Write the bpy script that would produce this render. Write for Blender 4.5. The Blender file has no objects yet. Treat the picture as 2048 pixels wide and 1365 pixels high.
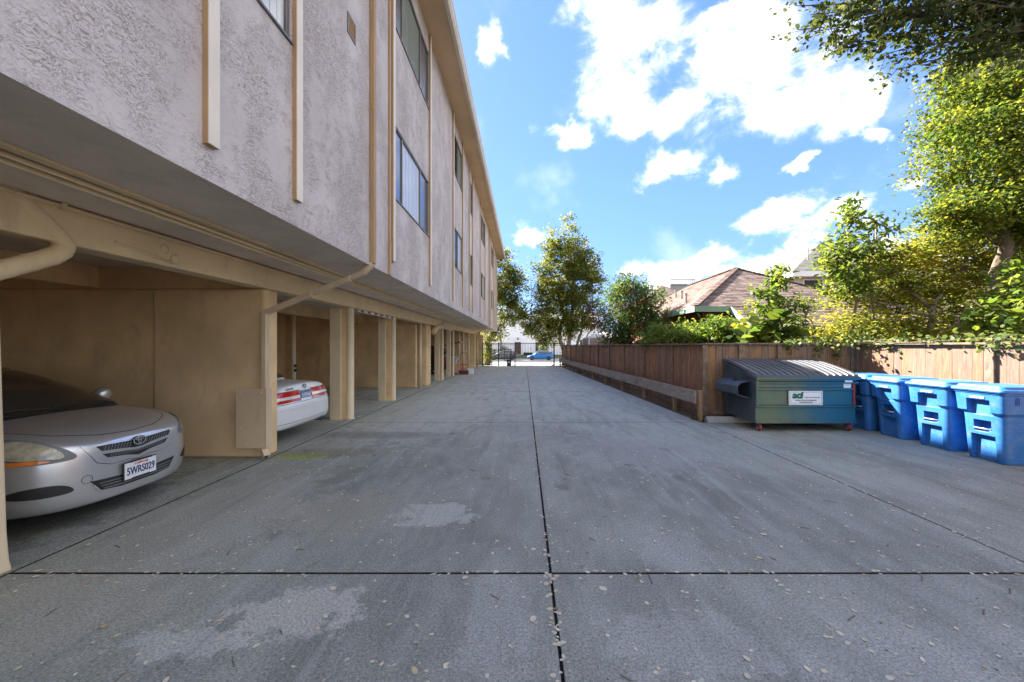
import bpy, bmesh, math, random
import numpy as np
from mathutils import Vector, Matrix
from mathutils.bvhtree import BVHTree

R = math.radians
PI = math.pi
rng = random.Random(11)
nrng = np.random.default_rng(5)
scene = bpy.context.scene
COL = scene.collection

# ------------------------------------------------------------------ camera
CAM_H = 1.65
FPX = 750.0                       # focal length in pixels of the 2048 wide photograph
cam = bpy.data.cameras.new('camera')
cam.sensor_width = 36.0
cam.lens = FPX / 2048 * 36
cam.shift_x = -24 / 2048
cam.shift_y = 8.5 / 2048
cam.clip_start = 0.05
cam.clip_end = 2000
camo = bpy.data.objects.new('camera', cam)
camo.location = (0, 0, CAM_H)
camo.rotation_euler = (PI / 2, 0, 0)
COL.objects.link(camo)
scene.camera = camo

# ------------------------------------------------------------------ light and exposure
SUN_DIR = Vector((0.915, -0.88, -1.0)).normalized()     # the way the light travels
SUN_EL = math.asin(-SUN_DIR.z)
SUN_AZ = math.atan2(-SUN_DIR.x, -SUN_DIR.y)            # from +Y towards +X
SKY_STRENGTH = 0.12
SUN_STRENGTH = 2.4
EXPOSURE = 3.6

sun = bpy.data.lights.new('sun', 'SUN')
sun.energy = SUN_STRENGTH
sun.angle = R(0.53)
sun.color = (1.0, 0.94, 0.86)
suno = bpy.data.objects.new('sun', sun)
suno.rotation_euler = SUN_DIR.to_track_quat('-Z', 'Y').to_euler()
suno.location = (-20, 20, 40)
COL.objects.link(suno)

scene.view_settings.view_transform = 'Standard'
scene.view_settings.look = 'None'
scene.view_settings.gamma = 1
scene.view_settings.use_curve_mapping = False
scene.view_settings.exposure = EXPOSURE
try:
    scene.cycles.use_denoising = True
    scene.cycles.max_bounces = 10
    scene.cycles.diffuse_bounces = 7
    scene.cycles.transparent_max_bounces = 12
    scene.cycles.caustics_reflective = False
    scene.cycles.caustics_refractive = False
    scene.cycles.sample_clamp_indirect = 6
except Exception:
    pass


def N(nt, typ, props=None, ins=None):
    n = nt.nodes.new(typ)
    for k, v in (props or {}).items():
        setattr(n, k, v)
    for k, v in (ins or {}).items():
        s = n.inputs[k]
        if isinstance(v, bpy.types.NodeSocket):
            nt.links.new(v, s)
        else:
            s.default_value = v
    return n


def M_(nt, op, a, b=None, c=None, clamp=False):
    ins = {0: a}
    if b is not None: ins[1] = b
    if c is not None: ins[2] = c
    return N(nt, 'ShaderNodeMath', {'operation': op, 'use_clamp': clamp}, ins).outputs[0]


def VM(nt, op, a, b=None, out=0):
    ins = {0: a}
    if b is not None: ins[1] = b
    return N(nt, 'ShaderNodeVectorMath', {'operation': op}, ins).outputs[out]


def MIX(nt, f, a, b, blend='MIX'):
    return N(nt, 'ShaderNodeMixRGB', {'blend_type': blend}, {'Fac': f, 'Color1': a, 'Color2': b}).outputs[0]


def SS(nt, x, lo, hi):
    n = N(nt, 'ShaderNodeMapRange', {'interpolation_type': 'SMOOTHSTEP'}, {0: x, 1: lo, 2: hi, 3: 0.0, 4: 1.0})
    return n.outputs[0]


def rgba(c, a=1.0):
    return (c[0], c[1], c[2], a)


# ------------------------------------------------------------------ sky
world = bpy.data.worlds.new('World')
scene.world = world
world.use_nodes = True
wt = world.node_tree
wt.nodes.clear()
sky = N(wt, 'ShaderNodeTexSky', {'sky_type': 'NISHITA', 'sun_disc': False, 'sun_elevation': SUN_EL,
                                 'sun_rotation': SUN_AZ, 'altitude': 20.0, 'air_density': 1.0,
                                 'dust_density': 0.4, 'ozone_density': 2.0})
lum = N(wt, 'ShaderNodeRGBToBW', {}, {0: sky.outputs[0]}).outputs[0]
soft = M_(wt, 'DIVIDE', 1.0, M_(wt, 'ADD', 1.0, M_(wt, 'MULTIPLY', lum, 0.30)))       # softer glow round the sun
blue = VM(wt, 'MULTIPLY', VM(wt, 'SCALE', sky.outputs[0]), (0.245, 0.298, 0.445))
wt.links.new(soft, blue.node.inputs[0].links[0].from_node.inputs['Scale'])
tc = N(wt, 'ShaderNodeTexCoord').outputs['Generated']
d = VM(wt, 'NORMALIZE', tc)
sx = N(wt, 'ShaderNodeSeparateXYZ', {}, {0: d})
az = M_(wt, 'ARCTAN2', sx.outputs[0], sx.outputs[1])
el = M_(wt, 'ARCSINE', sx.outputs[2])
ae = N(wt, 'ShaderNodeCombineXYZ', {}, {0: az, 1: el, 2: 0.0}).outputs[0]
wp1 = N(wt, 'ShaderNodeTexNoise', {}, {'Vector': d, 'Scale': 4.5, 'Detail': 7.0, 'Roughness': 0.6}).outputs['Color']
ae = VM(wt, 'ADD', ae, VM(wt, 'MULTIPLY', VM(wt, 'SUBTRACT', wp1, (0.5, 0.5, 0.5)), (0.36, 0.22, 0)))
# a cloud field in azimuth and elevation (degrees: azimuth, elevation, half width, half height, tilt)
def _px(x, y, rx, ry):
    a = math.atan((x - 1048) / FPX)
    h = math.hypot(FPX, x - 1048)
    e = math.atan((691 - y) / h)
    return (a, e, rx / FPX * math.cos(a) ** 2, ry / h * math.cos(e) ** 2)
CLOUDS = [_px(*c) for c in [
    (1245, 40, 120, 95), (1245, 160, 95, 95), (1300, 235, 130, 50), (1150, 272, 62, 28),
    (1480, 130, 120, 90), (1560, 200, 170, 92), (1670, 225, 95, 55), (1755, 268, 44, 32),
    (1340, 325, 88, 36), (1440, 335, 70, 30), (995, 84, 30, 52), (1062, 462, 48, 26),
    (1570, 432, 80, 38), (1690, 448, 95, 36), (1420, 520, 130, 34), (1560, 512, 120, 34),
    (1262, 516, 66, 32), (1450, 550, 240, 30), (1800, 371, 30, 20), (1580, 328, 26, 18), (1440, 30, 85, 30),
    (1850, 480, 70, 26)]]
_r = random.Random(4)
for _i in range(84):                                   # unseen clouds outside the view, added larger and denser for fill light
    a = _r.uniform(1.25, 2 * PI - 1.25)
    a = a if a < PI else a - 2 * PI
    e = _r.uniform(0.05, 1.0)
    CLOUDS.append((a, e, _r.uniform(0.2, 0.44) / max(0.35, math.cos(e)), _r.uniform(0.07, 0.19)))
dist = None
for (a, e, wa, we) in CLOUDS:
    q = VM(wt, 'MULTIPLY', VM(wt, 'SUBTRACT', ae, (a, e, 0)), (1 / wa, 1 / we, 0))
    l = VM(wt, 'LENGTH', q, out=1)
    dist = l if dist is None else N(wt, 'ShaderNodeMath', {'operation': 'SMOOTH_MIN'}, {0: dist, 1: l, 2: 0.35}).outputs[0]
nz = N(wt, 'ShaderNodeTexNoise', {'noise_dimensions': '3D'}, {'Vector': VM(wt, 'MULTIPLY', d, (1, 1, 1.5)), 'Scale': 6.0, 'Detail': 10.0, 'Roughness': 0.62, 'Distortion': 0.35})
nz2 = N(wt, 'ShaderNodeTexNoise', {}, {'Vector': d, 'Scale': 3.2, 'Detail': 6.0, 'Roughness': 0.55})
f = M_(wt, 'ADD', M_(wt, 'SUBTRACT', 1.0, dist), M_(wt, 'MULTIPLY', M_(wt, 'SUBTRACT', nz.outputs[0], 0.5), 3.3))
dens = M_(wt, 'POWER', SS(wt, f, -0.22, 0.95), 1.7)
wisp = M_(wt, 'MULTIPLY', SS(wt, nz2.outputs[0], 0.55, 0.8), 0.28)
dens = M_(wt, 'MAXIMUM', dens, wisp)
core = SS(wt, M_(wt, 'ADD', f, M_(wt, 'MULTIPLY', M_(wt, 'SUBTRACT', nz2.outputs[0], 0.5), 1.6)), 0.45, 1.5)
ccol = MIX(wt, core, (2.25, 2.12, 1.80, 1), (0.86, 0.86, 0.86, 1))
col = MIX(wt, dens, blue, ccol)
bg = N(wt, 'ShaderNodeBackground', {}, {'Color': col, 'Strength': SKY_STRENGTH})
N(wt, 'ShaderNodeOutputWorld', {}, {'Surface': bg.outputs[0]})

# ------------------------------------------------------------------ object helpers
def tag(o, label=None, cat=None, group=None, kind=None):
    if label: o['label'] = label
    if cat: o['category'] = cat
    if group: o['group'] = group
    if kind: o['kind'] = kind
    return o


def thing(name, loc, label, cat, group=None, rz=0.0, kind=None):
    o = bpy.data.objects.new(name, None)
    o.empty_display_size = 0.2
    o.location = loc
    o.rotation_euler = (0, 0, rz)
    COL.objects.link(o)
    return tag(o, label, cat, group, kind)


def link(name, me, parent=None, world=False, loc=None):
    o = bpy.data.objects.new(name, me)
    COL.objects.link(o)
    if parent is not None:
        o.parent = parent
        if world and parent.type == 'EMPTY':
            o.location = -parent.location
    if loc is not None:
        o.location = Vector(loc) + (o.location if (parent is not None and world and parent.type == 'EMPTY') else Vector())
    return o


def copy_tree(o, parent=None):
    c = o.copy()
    COL.objects.link(c)
    if parent is not None:
        c.parent = parent
    for ch in list(o.children):
        copy_tree(ch, c)
    return c


class MB:
    """collects shapes; build() links them as ONE mesh object"""
    def __init__(s):
        s.v = []; s.f = []; s.m = []; s.t = []

    def add(s, vs, fs, mat=0, tint=0.5):
        b = len(s.v)
        s.v.extend([tuple(v) for v in vs])
        for f in fs:
            s.f.append(tuple(i + b for i in f)); s.m.append(mat); s.t.append(tint)
        return s

    def box(s, x0, x1, y0, y1, z0, z1, mat=0, tint=0.5):
        if x0 > x1: x0, x1 = x1, x0
        if y0 > y1: y0, y1 = y1, y0
        if z0 > z1: z0, z1 = z1, z0
        vs = [(x, y, z) for z in (z0, z1) for y in (y0, y1) for x in (x0, x1)]
        return s.add(vs, [(0, 2, 3, 1), (4, 5, 7, 6), (0, 1, 5, 4), (2, 6, 7, 3), (0, 4, 6, 2), (1, 3, 7, 5)], mat, tint)

    def obox(s, c, size, rot=None, mat=0, tint=0.5):
        rot = rot or Matrix.Identity(3)
        hx, hy, hz = size[0] / 2, size[1] / 2, size[2] / 2
        c = Vector(c)
        vs = [c + rot @ Vector((x, y, z)) for z in (-hz, hz) for y in (-hy, hy) for x in (-hx, hx)]
        return s.add(vs, [(0, 2, 3, 1), (4, 5, 7, 6), (0, 1, 5, 4), (2, 6, 7, 3), (0, 4, 6, 2), (1, 3, 7, 5)], mat, tint)

    def bar(s, p, q, w, h, up=(0, 0, 1), mat=0, tint=0.5):
        p, q = Vector(p), Vector(q)
        d_ = (q - p); L = d_.length; d_.normalize()
        u = Vector(up); sd = d_.cross(u)
        if sd.length < 1e-4: sd = d_.cross(Vector((1, 0, 0)))
        sd.normalize(); u = sd.cross(d_).normalized()
        rot = Matrix((d_, sd, u)).transposed()
        return s.obox((p + q) / 2, (L, w, h), rot, mat, tint)

    def tube(s, pts, r, n=8, mat=0, caps=True, tint=0.5):
        pts = [Vector(p) for p in pts]
        rs = r if isinstance(r, (list, tuple)) else [r] * len(pts)
        rings = []
        ref = None
        for i, p in enumerate(pts):
            a = pts[max(0, i - 1)]; b = pts[min(len(pts) - 1, i + 1)]
            t = (b - a).normalized()
            if ref is None:
                ref = Vector((0, 0, 1)) if abs(t.z) < 0.9 else Vector((1, 0, 0))
            u = (ref - t * ref.dot(t)).normalized()
            ref = u
            w = t.cross(u)
            rings.append([p + (u * math.cos(2 * PI * k / n) + w * math.sin(2 * PI * k / n)) * rs[i] for k in range(n)])
        vs = [v for rg in rings for v in rg]
        fs = []
        for i in range(len(pts) - 1):
            for k in range(n):
                fs.append((i * n + k, i * n + (k + 1) % n, (i + 1) * n + (k + 1) % n, (i + 1) * n + k))
        if caps:
            fs.append(tuple(range(n - 1, -1, -1)))
            fs.append(tuple((len(pts) - 1) * n + k for k in range(n)))
        return s.add(vs, fs, mat, tint)

    def lathe(s, prof, c, axis='z', n=20, mat=0, tint=0.5):
        """prof: list of (radius, height along the axis)"""
        c = Vector(c)
        ax = {'x': (Vector((0, 1, 0)), Vector((0, 0, 1)), Vector((1, 0, 0))),
              'y': (Vector((0, 0, 1)), Vector((1, 0, 0)), Vector((0, 1, 0))),
              'z': (Vector((1, 0, 0)), Vector((0, 1, 0)), Vector((0, 0, 1)))}[axis]
        vs = [c + (ax[0] * math.cos(2 * PI * k / n) + ax[1] * math.sin(2 * PI * k / n)) * r + ax[2] * h for (r, h) in prof for k in range(n)]
        fs = []
        for i in range(len(prof) - 1):
            for k in range(n):
                fs.append((i * n + k, i * n + (k + 1) % n, (i + 1) * n + (k + 1) % n, (i + 1) * n + k))
        fs.append(tuple(range(n - 1, -1, -1)))
        fs.append(tuple((len(prof) - 1) * n + k for k in range(n)))
        return s.add(vs, fs, mat, tint)

    def prism(s, poly, axis, a, b, mat=0, tint=0.5, side=None):
        """2D polygon (u,v) extruded along an axis: x -> (y,z), y -> (x,z), z -> (x,y)"""
        def P(u, v, w):
            return {'x': (w, u, v), 'y': (u, w, v), 'z': (u, v, w)}[axis]
        n = len(poly)
        vs = [P(u, v, a) for u, v in poly] + [P(u, v, b) for u, v in poly]
        caps_ = [tuple(range(n - 1, -1, -1)), tuple(range(n, 2 * n))]
        fs = [(k, (k + 1) % n, n + (k + 1) % n, n + k) for k in range(n)]
        if side is None: return s.add(vs, caps_ + fs, mat, tint)
        b0 = len(s.v)
        s.add(vs, caps_, mat, tint)
        for f in fs: s.f.append(tuple(i + b0 for i in f)); s.m.append(side); s.t.append(tint)
        return s

    def quad(s, a, b, c, d_, mat=0, tint=0.5):
        return s.add([a, b, c, d_], [(0, 1, 2, 3)], mat, tint)

    def mesh(s, name, mats, smooth=False, fix=True):
        me = bpy.data.meshes.new(name)
        me.from_pydata(s.v, [], s.f)
        mats = mats if isinstance(mats, (list, tuple)) else [mats]
        for m in mats: me.materials.append(m)
        if len(mats) > 1:
            me.polygons.foreach_set('material_index', s.m)
        if any(t != 0.5 for t in s.t):
            at = me.attributes.new('tint', 'FLOAT', 'FACE')
            at.data.foreach_set('value', s.t)
        if fix:
            bm = bmesh.new(); bm.from_mesh(me)
            bmesh.ops.recalc_face_normals(bm, faces=bm.faces)
            bm.to_mesh(me); bm.free()
        if smooth:
            me.shade_smooth() if hasattr(me, 'shade_smooth') else None
        me.update()
        return me

    def build(s, name, mats, parent=None, world=False, smooth=False, bevel=0.0, seg=2, loc=None, fix=True):
        o = link(name, s.mesh(name, mats, smooth, fix), parent, world, loc)
        if bevel: bev(o, bevel, seg)
        return o


def bev(o, w, seg=2, ang=40):
    m = o.modifiers.new('bevel', 'BEVEL')
    m.width = w; m.segments = seg; m.limit_method = 'ANGLE'; m.angle_limit = R(ang)
    m.harden_normals = False
    return o


def smooth_by_angle(me, ang=40):
    me.shade_smooth()
    bm = bmesh.new(); bm.from_mesh(me)
    for e in bm.edges:
        if len(e.link_faces) == 2 and e.calc_face_angle(0) > R(ang): e.smooth = False
    bm.to_mesh(me); bm.free()


def baked(o, name=None):
    """the mesh of an object with its modifiers applied"""
    dg = bpy.context.evaluated_depsgraph_get()
    dg.update()
    return bpy.data.meshes.new_from_object(o.evaluated_get(dg), depsgraph=dg)


def bake(o):
    me = baked(o)
    o.modifiers.clear()
    o.data = me
    return o


def text_mesh(body, size, mat, depth=0.0015, align='CENTER', bold=0.0, shear=0.0, width=None):
    c = bpy.data.curves.new('lettering', 'FONT')
    c.body = body; c.size = size; c.align_x = align; c.align_y = 'CENTER'
    c.extrude = depth; c.offset = bold; c.shear = shear
    c.resolution_u = 3
    o = bpy.data.objects.new('lettering', c)
    COL.objects.link(o)
    bpy.context.view_layer.update()
    me = baked(o)
    bpy.data.objects.remove(o); bpy.data.curves.remove(c)
    if width:
        xs = [v.co.x for v in me.vertices]
        k = width / max(1e-6, max(xs) - min(xs))
        for v in me.vertices: v.co.x *= k
    me.materials.clear(); me.materials.append(mat)
    return me


def put_text(name, me, parent, loc, rot):
    o = link(name, me, parent)
    o.location = loc
    o.rotation_euler = rot
    return o


# ------------------------------------------------------------------ materials
MATS = {}


def new_mat(name):
    m = bpy.data.materials.new(name)
    m.use_nodes = True
    nt = m.node_tree
    nt.nodes.clear()
    out = N(nt, 'ShaderNodeOutputMaterial')
    b = N(nt, 'ShaderNodeBsdfPrincipled')
    nt.links.new(b.outputs[0], out.inputs[0])
    return m, nt, b, out


def pos(nt):
    return N(nt, 'ShaderNodeNewGeometry').outputs['Position']


def noise(nt, vec, scale, detail=4, rough=0.55, dist=0.0):
    return N(nt, 'ShaderNodeTexNoise', {}, {'Vector': vec, 'Scale': scale, 'Detail': detail, 'Roughness': rough, 'Distortion': dist}).outputs[0]


def scl(nt, vec, s):
    return VM(nt, 'MULTIPLY', vec, s)


def bump(nt, b, h, strength=0.3, dist=0.01):
    n = N(nt, 'ShaderNodeBump', {}, {'Height': h, 'Strength': strength, 'Distance': dist})
    nt.links.new(n.outputs[0], b.inputs['Normal'])


def setc(nt, b, c):
    if isinstance(c, bpy.types.NodeSocket): nt.links.new(c, b.inputs['Base Color'])
    else: b.inputs['Base Color'].default_value = c


def paint(name, c, rough=0.5, var=0.12, scale=3.0, metal=0.0, bmp=0.0, bscale=60, dirt=None, dirt_amt=0.5, coat=0.0, fine=0.0, spec=0.5):
    """paint or other plain surface: tone that drifts over the surface, some grime, fine relief"""
    m, nt, b, out = new_mat(name)
    p = pos(nt)
    n1 = noise(nt, p, scale, 5, 0.6)
    dark = tuple(x * (1 - var) for x in c) + (1,)
    lite = tuple(min(1, x * (1 + var)) for x in c) + (1,)
    colr = MIX(nt, SS(nt, n1, 0.3, 0.7), dark, lite)
    if fine:
        n3 = noise(nt, p, 140, 2, 0.5)
        colr = MIX(nt, fine, colr, N(nt, 'ShaderNodeMixRGB', {'blend_type': 'OVERLAY'}, {'Fac': 1.0, 'Color1': colr, 'Color2': n3}).outputs[0])
    if dirt:
        n2 = noise(nt, scl(nt, p, (1, 1, 0.35)), scale * 2.7, 6, 0.65, 0.4)
        colr = MIX(nt, M_(nt, 'MULTIPLY', SS(nt, n2, 0.52, 0.75), dirt_amt), colr, rgba(dirt))
    setc(nt, b, colr)
    b.inputs['Roughness'].default_value = rough
    b.inputs['Metallic'].default_value = metal
    b.inputs['Coat Weight'].default_value = coat
    b.inputs['Specular IOR Level'].default_value = spec
    if bmp:
        bump(nt, b, noise(nt, p, bscale, 4, 0.6), bmp, 0.01)
    MATS[name] = m
    return m


def wood(name, c1, c2, grain=(14, 14, 0.9), rough=0.8, stain=(0.03, 0.025, 0.022), stain_amt=0.5, objvar=0.25):
    m, nt, b, out = new_mat(name)
    p = pos(nt)
    rnd = N(nt, 'ShaderNodeObjectInfo').outputs['Random']
    pv = N(nt, 'ShaderNodeCombineXYZ', {}, {0: M_(nt, 'MULTIPLY', rnd, 17.0), 1: M_(nt, 'MULTIPLY', rnd, 9.0), 2: M_(nt, 'MULTIPLY', rnd, 31.0)}).outputs[0]
    q = VM(nt, 'ADD', p, pv)
    g = noise(nt, scl(nt, q, grain), 3.0, 6, 0.65, 0.6)
    g2 = noise(nt, scl(nt, q, tuple(x * 5 for x in grain)), 3.0, 3, 0.6)
    colr = MIX(nt, SS(nt, g, 0.3, 0.72), rgba(c1), rgba(c2))
    colr = MIX(nt, 0.35, colr, N(nt, 'ShaderNodeMixRGB', {'blend_type': 'OVERLAY'}, {'Fac': 1.0, 'Color1': colr, 'Color2': g2}).outputs[0])
    st = noise(nt, scl(nt, q, (2.5, 2.5, 0.8)), 1.6, 5, 0.6, 0.4)
    colr = MIX(nt, M_(nt, 'MULTIPLY', SS(nt, st, 0.5, 0.75), stain_amt), colr, rgba(stain))
    h = N(nt, 'ShaderNodeHueSaturation', {}, {'Hue': 0.5, 'Saturation': M_(nt, 'ADD', 0.85, M_(nt, 'MULTIPLY', rnd, 0.3)),
          'Value': M_(nt, 'ADD', 1 - objvar, M_(nt, 'MULTIPLY', rnd, 2 * objvar)), 'Color': colr})
    setc(nt, b, h.outputs[0])
    b.inputs['Roughness'].default_value = rough
    b.inputs['Specular IOR Level'].default_value = 0.25
    bump(nt, b, g, 0.35, 0.01)
    MATS[name] = m
    return m


def leafmat(name, ramp, trans=0.62, rough=0.5, spec=0.35):
    """ramp: colours from the first to the last tint of single leaves"""
    m, nt, b, out = new_mat(name)
    at = N(nt, 'ShaderNodeAttribute', {'attribute_name': 'tint'}).outputs['Fac']
    cr = N(nt, 'ShaderNodeValToRGB', {}, {0: at})
    e = cr.color_ramp.elements
    while len(e) < len(ramp): e.new(0.5)
    for i, c in enumerate(ramp):
        e[i].position = i / (len(ramp) - 1); e[i].color = rgba(c)
    setc(nt, b, cr.outputs[0])
    b.inputs['Roughness'].default_value = rough
    b.inputs['Specular IOR Level'].default_value = spec
    tr = N(nt, 'ShaderNodeBsdfTranslucent', {}, {'Color': MIX(nt, 1.0, cr.outputs[0], (1.25, 1.2, 0.6, 1), 'MULTIPLY')})
    mx = N(nt, 'ShaderNodeMixShader', {}, {0: trans, 1: b.outputs[0], 2: tr.outputs[0]})
    nt.links.new(mx.outputs[0], out.inputs[0])
    MATS[name] = m
    return m


def glassmat(name, tint=(0.02, 0.025, 0.03), clear=0.5, rough=0.02, refl=1.0):
    """a pane: mirror at grazing angles, see-through (tinted) otherwise"""
    m, nt, b, out = new_mat(name)
    lw = N(nt, 'ShaderNodeFresnel', {}, {'IOR': 1.6}).outputs[0]
    b.inputs['Base Color'].default_value = rgba(tint)
    b.inputs['Roughness'].default_value = 0.25
    tr = N(nt, 'ShaderNodeBsdfTransparent', {}, {'Color': (0.97, 0.98, 0.98, 1)})
    gl = N(nt, 'ShaderNodeBsdfGlossy', {}, {'Roughness': rough, 'Color': (0.95, 0.97, 1, 1)})
    body = N(nt, 'ShaderNodeMixShader', {}, {0: clear, 1: b.outputs[0], 2: tr.outputs[0]})
    mx = N(nt, 'ShaderNodeMixShader', {}, {0: M_(nt, 'MULTIPLY', M_(nt, 'ADD', M_(nt, 'MULTIPLY', lw, refl), 0.02, clamp=True), M_(nt, 'SUBTRACT', 1.0, N(nt, 'ShaderNodeNewGeometry').outputs['Backfacing'])), 1: body.outputs[0], 2: gl.outputs[0]})
    nt.links.new(mx.outputs[0], out.inputs[0])
    MATS[name] = m
    return m


def stucco_trowel():
    m, nt, b, out = new_mat('trowelled stucco')
    p = pos(nt)
    rot = N(nt, 'ShaderNodeMapping', {'vector_type': 'POINT'}, {'Vector': p, 'Rotation': (R(32), 0, 0), 'Scale': (1, 1.0, 2.2)}).outputs[0]
    warp = N(nt, 'ShaderNodeTexNoise', {}, {'Vector': p, 'Scale': 9.0, 'Detail': 3.0}).outputs['Color']
    q = VM(nt, 'ADD', rot, VM(nt, 'MULTIPLY', VM(nt, 'SUBTRACT', warp, (0.5, 0.5, 0.5)), (0.16, 0.16, 0.16)))
    n1 = noise(nt, q, 16, 3, 0.55, 0.4)
    n2 = noise(nt, q, 27, 2, 0.5, 0.6)
    n3 = noise(nt, q, 60, 3, 0.6, 0.3)
    patch_ = noise(nt, scl(nt, p, (1, 1, .7)), 2.4, 5, 0.65)
    l1 = M_(nt, 'SUBTRACT', 1.0, SS(nt, M_(nt, 'ABSOLUTE', M_(nt, 'SUBTRACT', n1, 0.5)), 0.004, 0.016))
    l2 = M_(nt, 'SUBTRACT', 1.0, SS(nt, M_(nt, 'ABSOLUTE', M_(nt, 'SUBTRACT', n2, 0.52)), 0.009, 0.036))
    l3 = SS(nt, n3, 0.56, 0.66)
    msk = SS(nt, M_(nt, 'ADD', patch_, M_(nt, 'MULTIPLY', M_(nt, 'SUBTRACT', noise(nt, q, 5.0, 4, 0.6), 0.5), 0.35)), 0.38, 0.60)
    msk2 = SS(nt, patch_, 0.50, 0.36)
    lines = M_(nt, 'ADD', M_(nt, 'MULTIPLY', M_(nt, 'MAXIMUM', l2, M_(nt, 'MULTIPLY', l3, 0.22)), M_(nt, 'ADD', 0.04, M_(nt, 'MULTIPLY', msk, 0.80))), M_(nt, 'MULTIPLY', l1, M_(nt, 'ADD', 0.12, M_(nt, 'MULTIPLY', msk, 0.35))), clamp=True)
    base = MIX(nt, SS(nt, noise(nt, p, 0.9, 3), 0.35, 0.65), (0.52, 0.465, 0.44, 1), (0.60, 0.54, 0.515, 1))
    base = MIX(nt, M_(nt, 'MULTIPLY', n3, 0.12), base, (0.50, 0.42, 0.38, 1))
    colr = MIX(nt, M_(nt, 'MULTIPLY', lines, 0.75), base, (0.21, 0.125, 0.085, 1))
    # rust and water marks that run down
    drip = noise(nt, scl(nt, p, (1, 9, 0.35)), 2.0, 4, 0.6)
    colr = MIX(nt, M_(nt, 'MULTIPLY', SS(nt, drip, 0.6, 0.78), 0.12), colr, (0.36, 0.29, 0.25, 1))
    setc(nt, b, colr)
    b.inputs['Roughness'].default_value = 0.75
    b.inputs['Specular IOR Level'].default_value = 0.3
    bump(nt, b, M_(nt, 'SUBTRACT', M_(nt, 'MULTIPLY', n1, 0.25), lines), 0.6, 0.010)
    MATS['stucco'] = m
    return m


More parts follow.
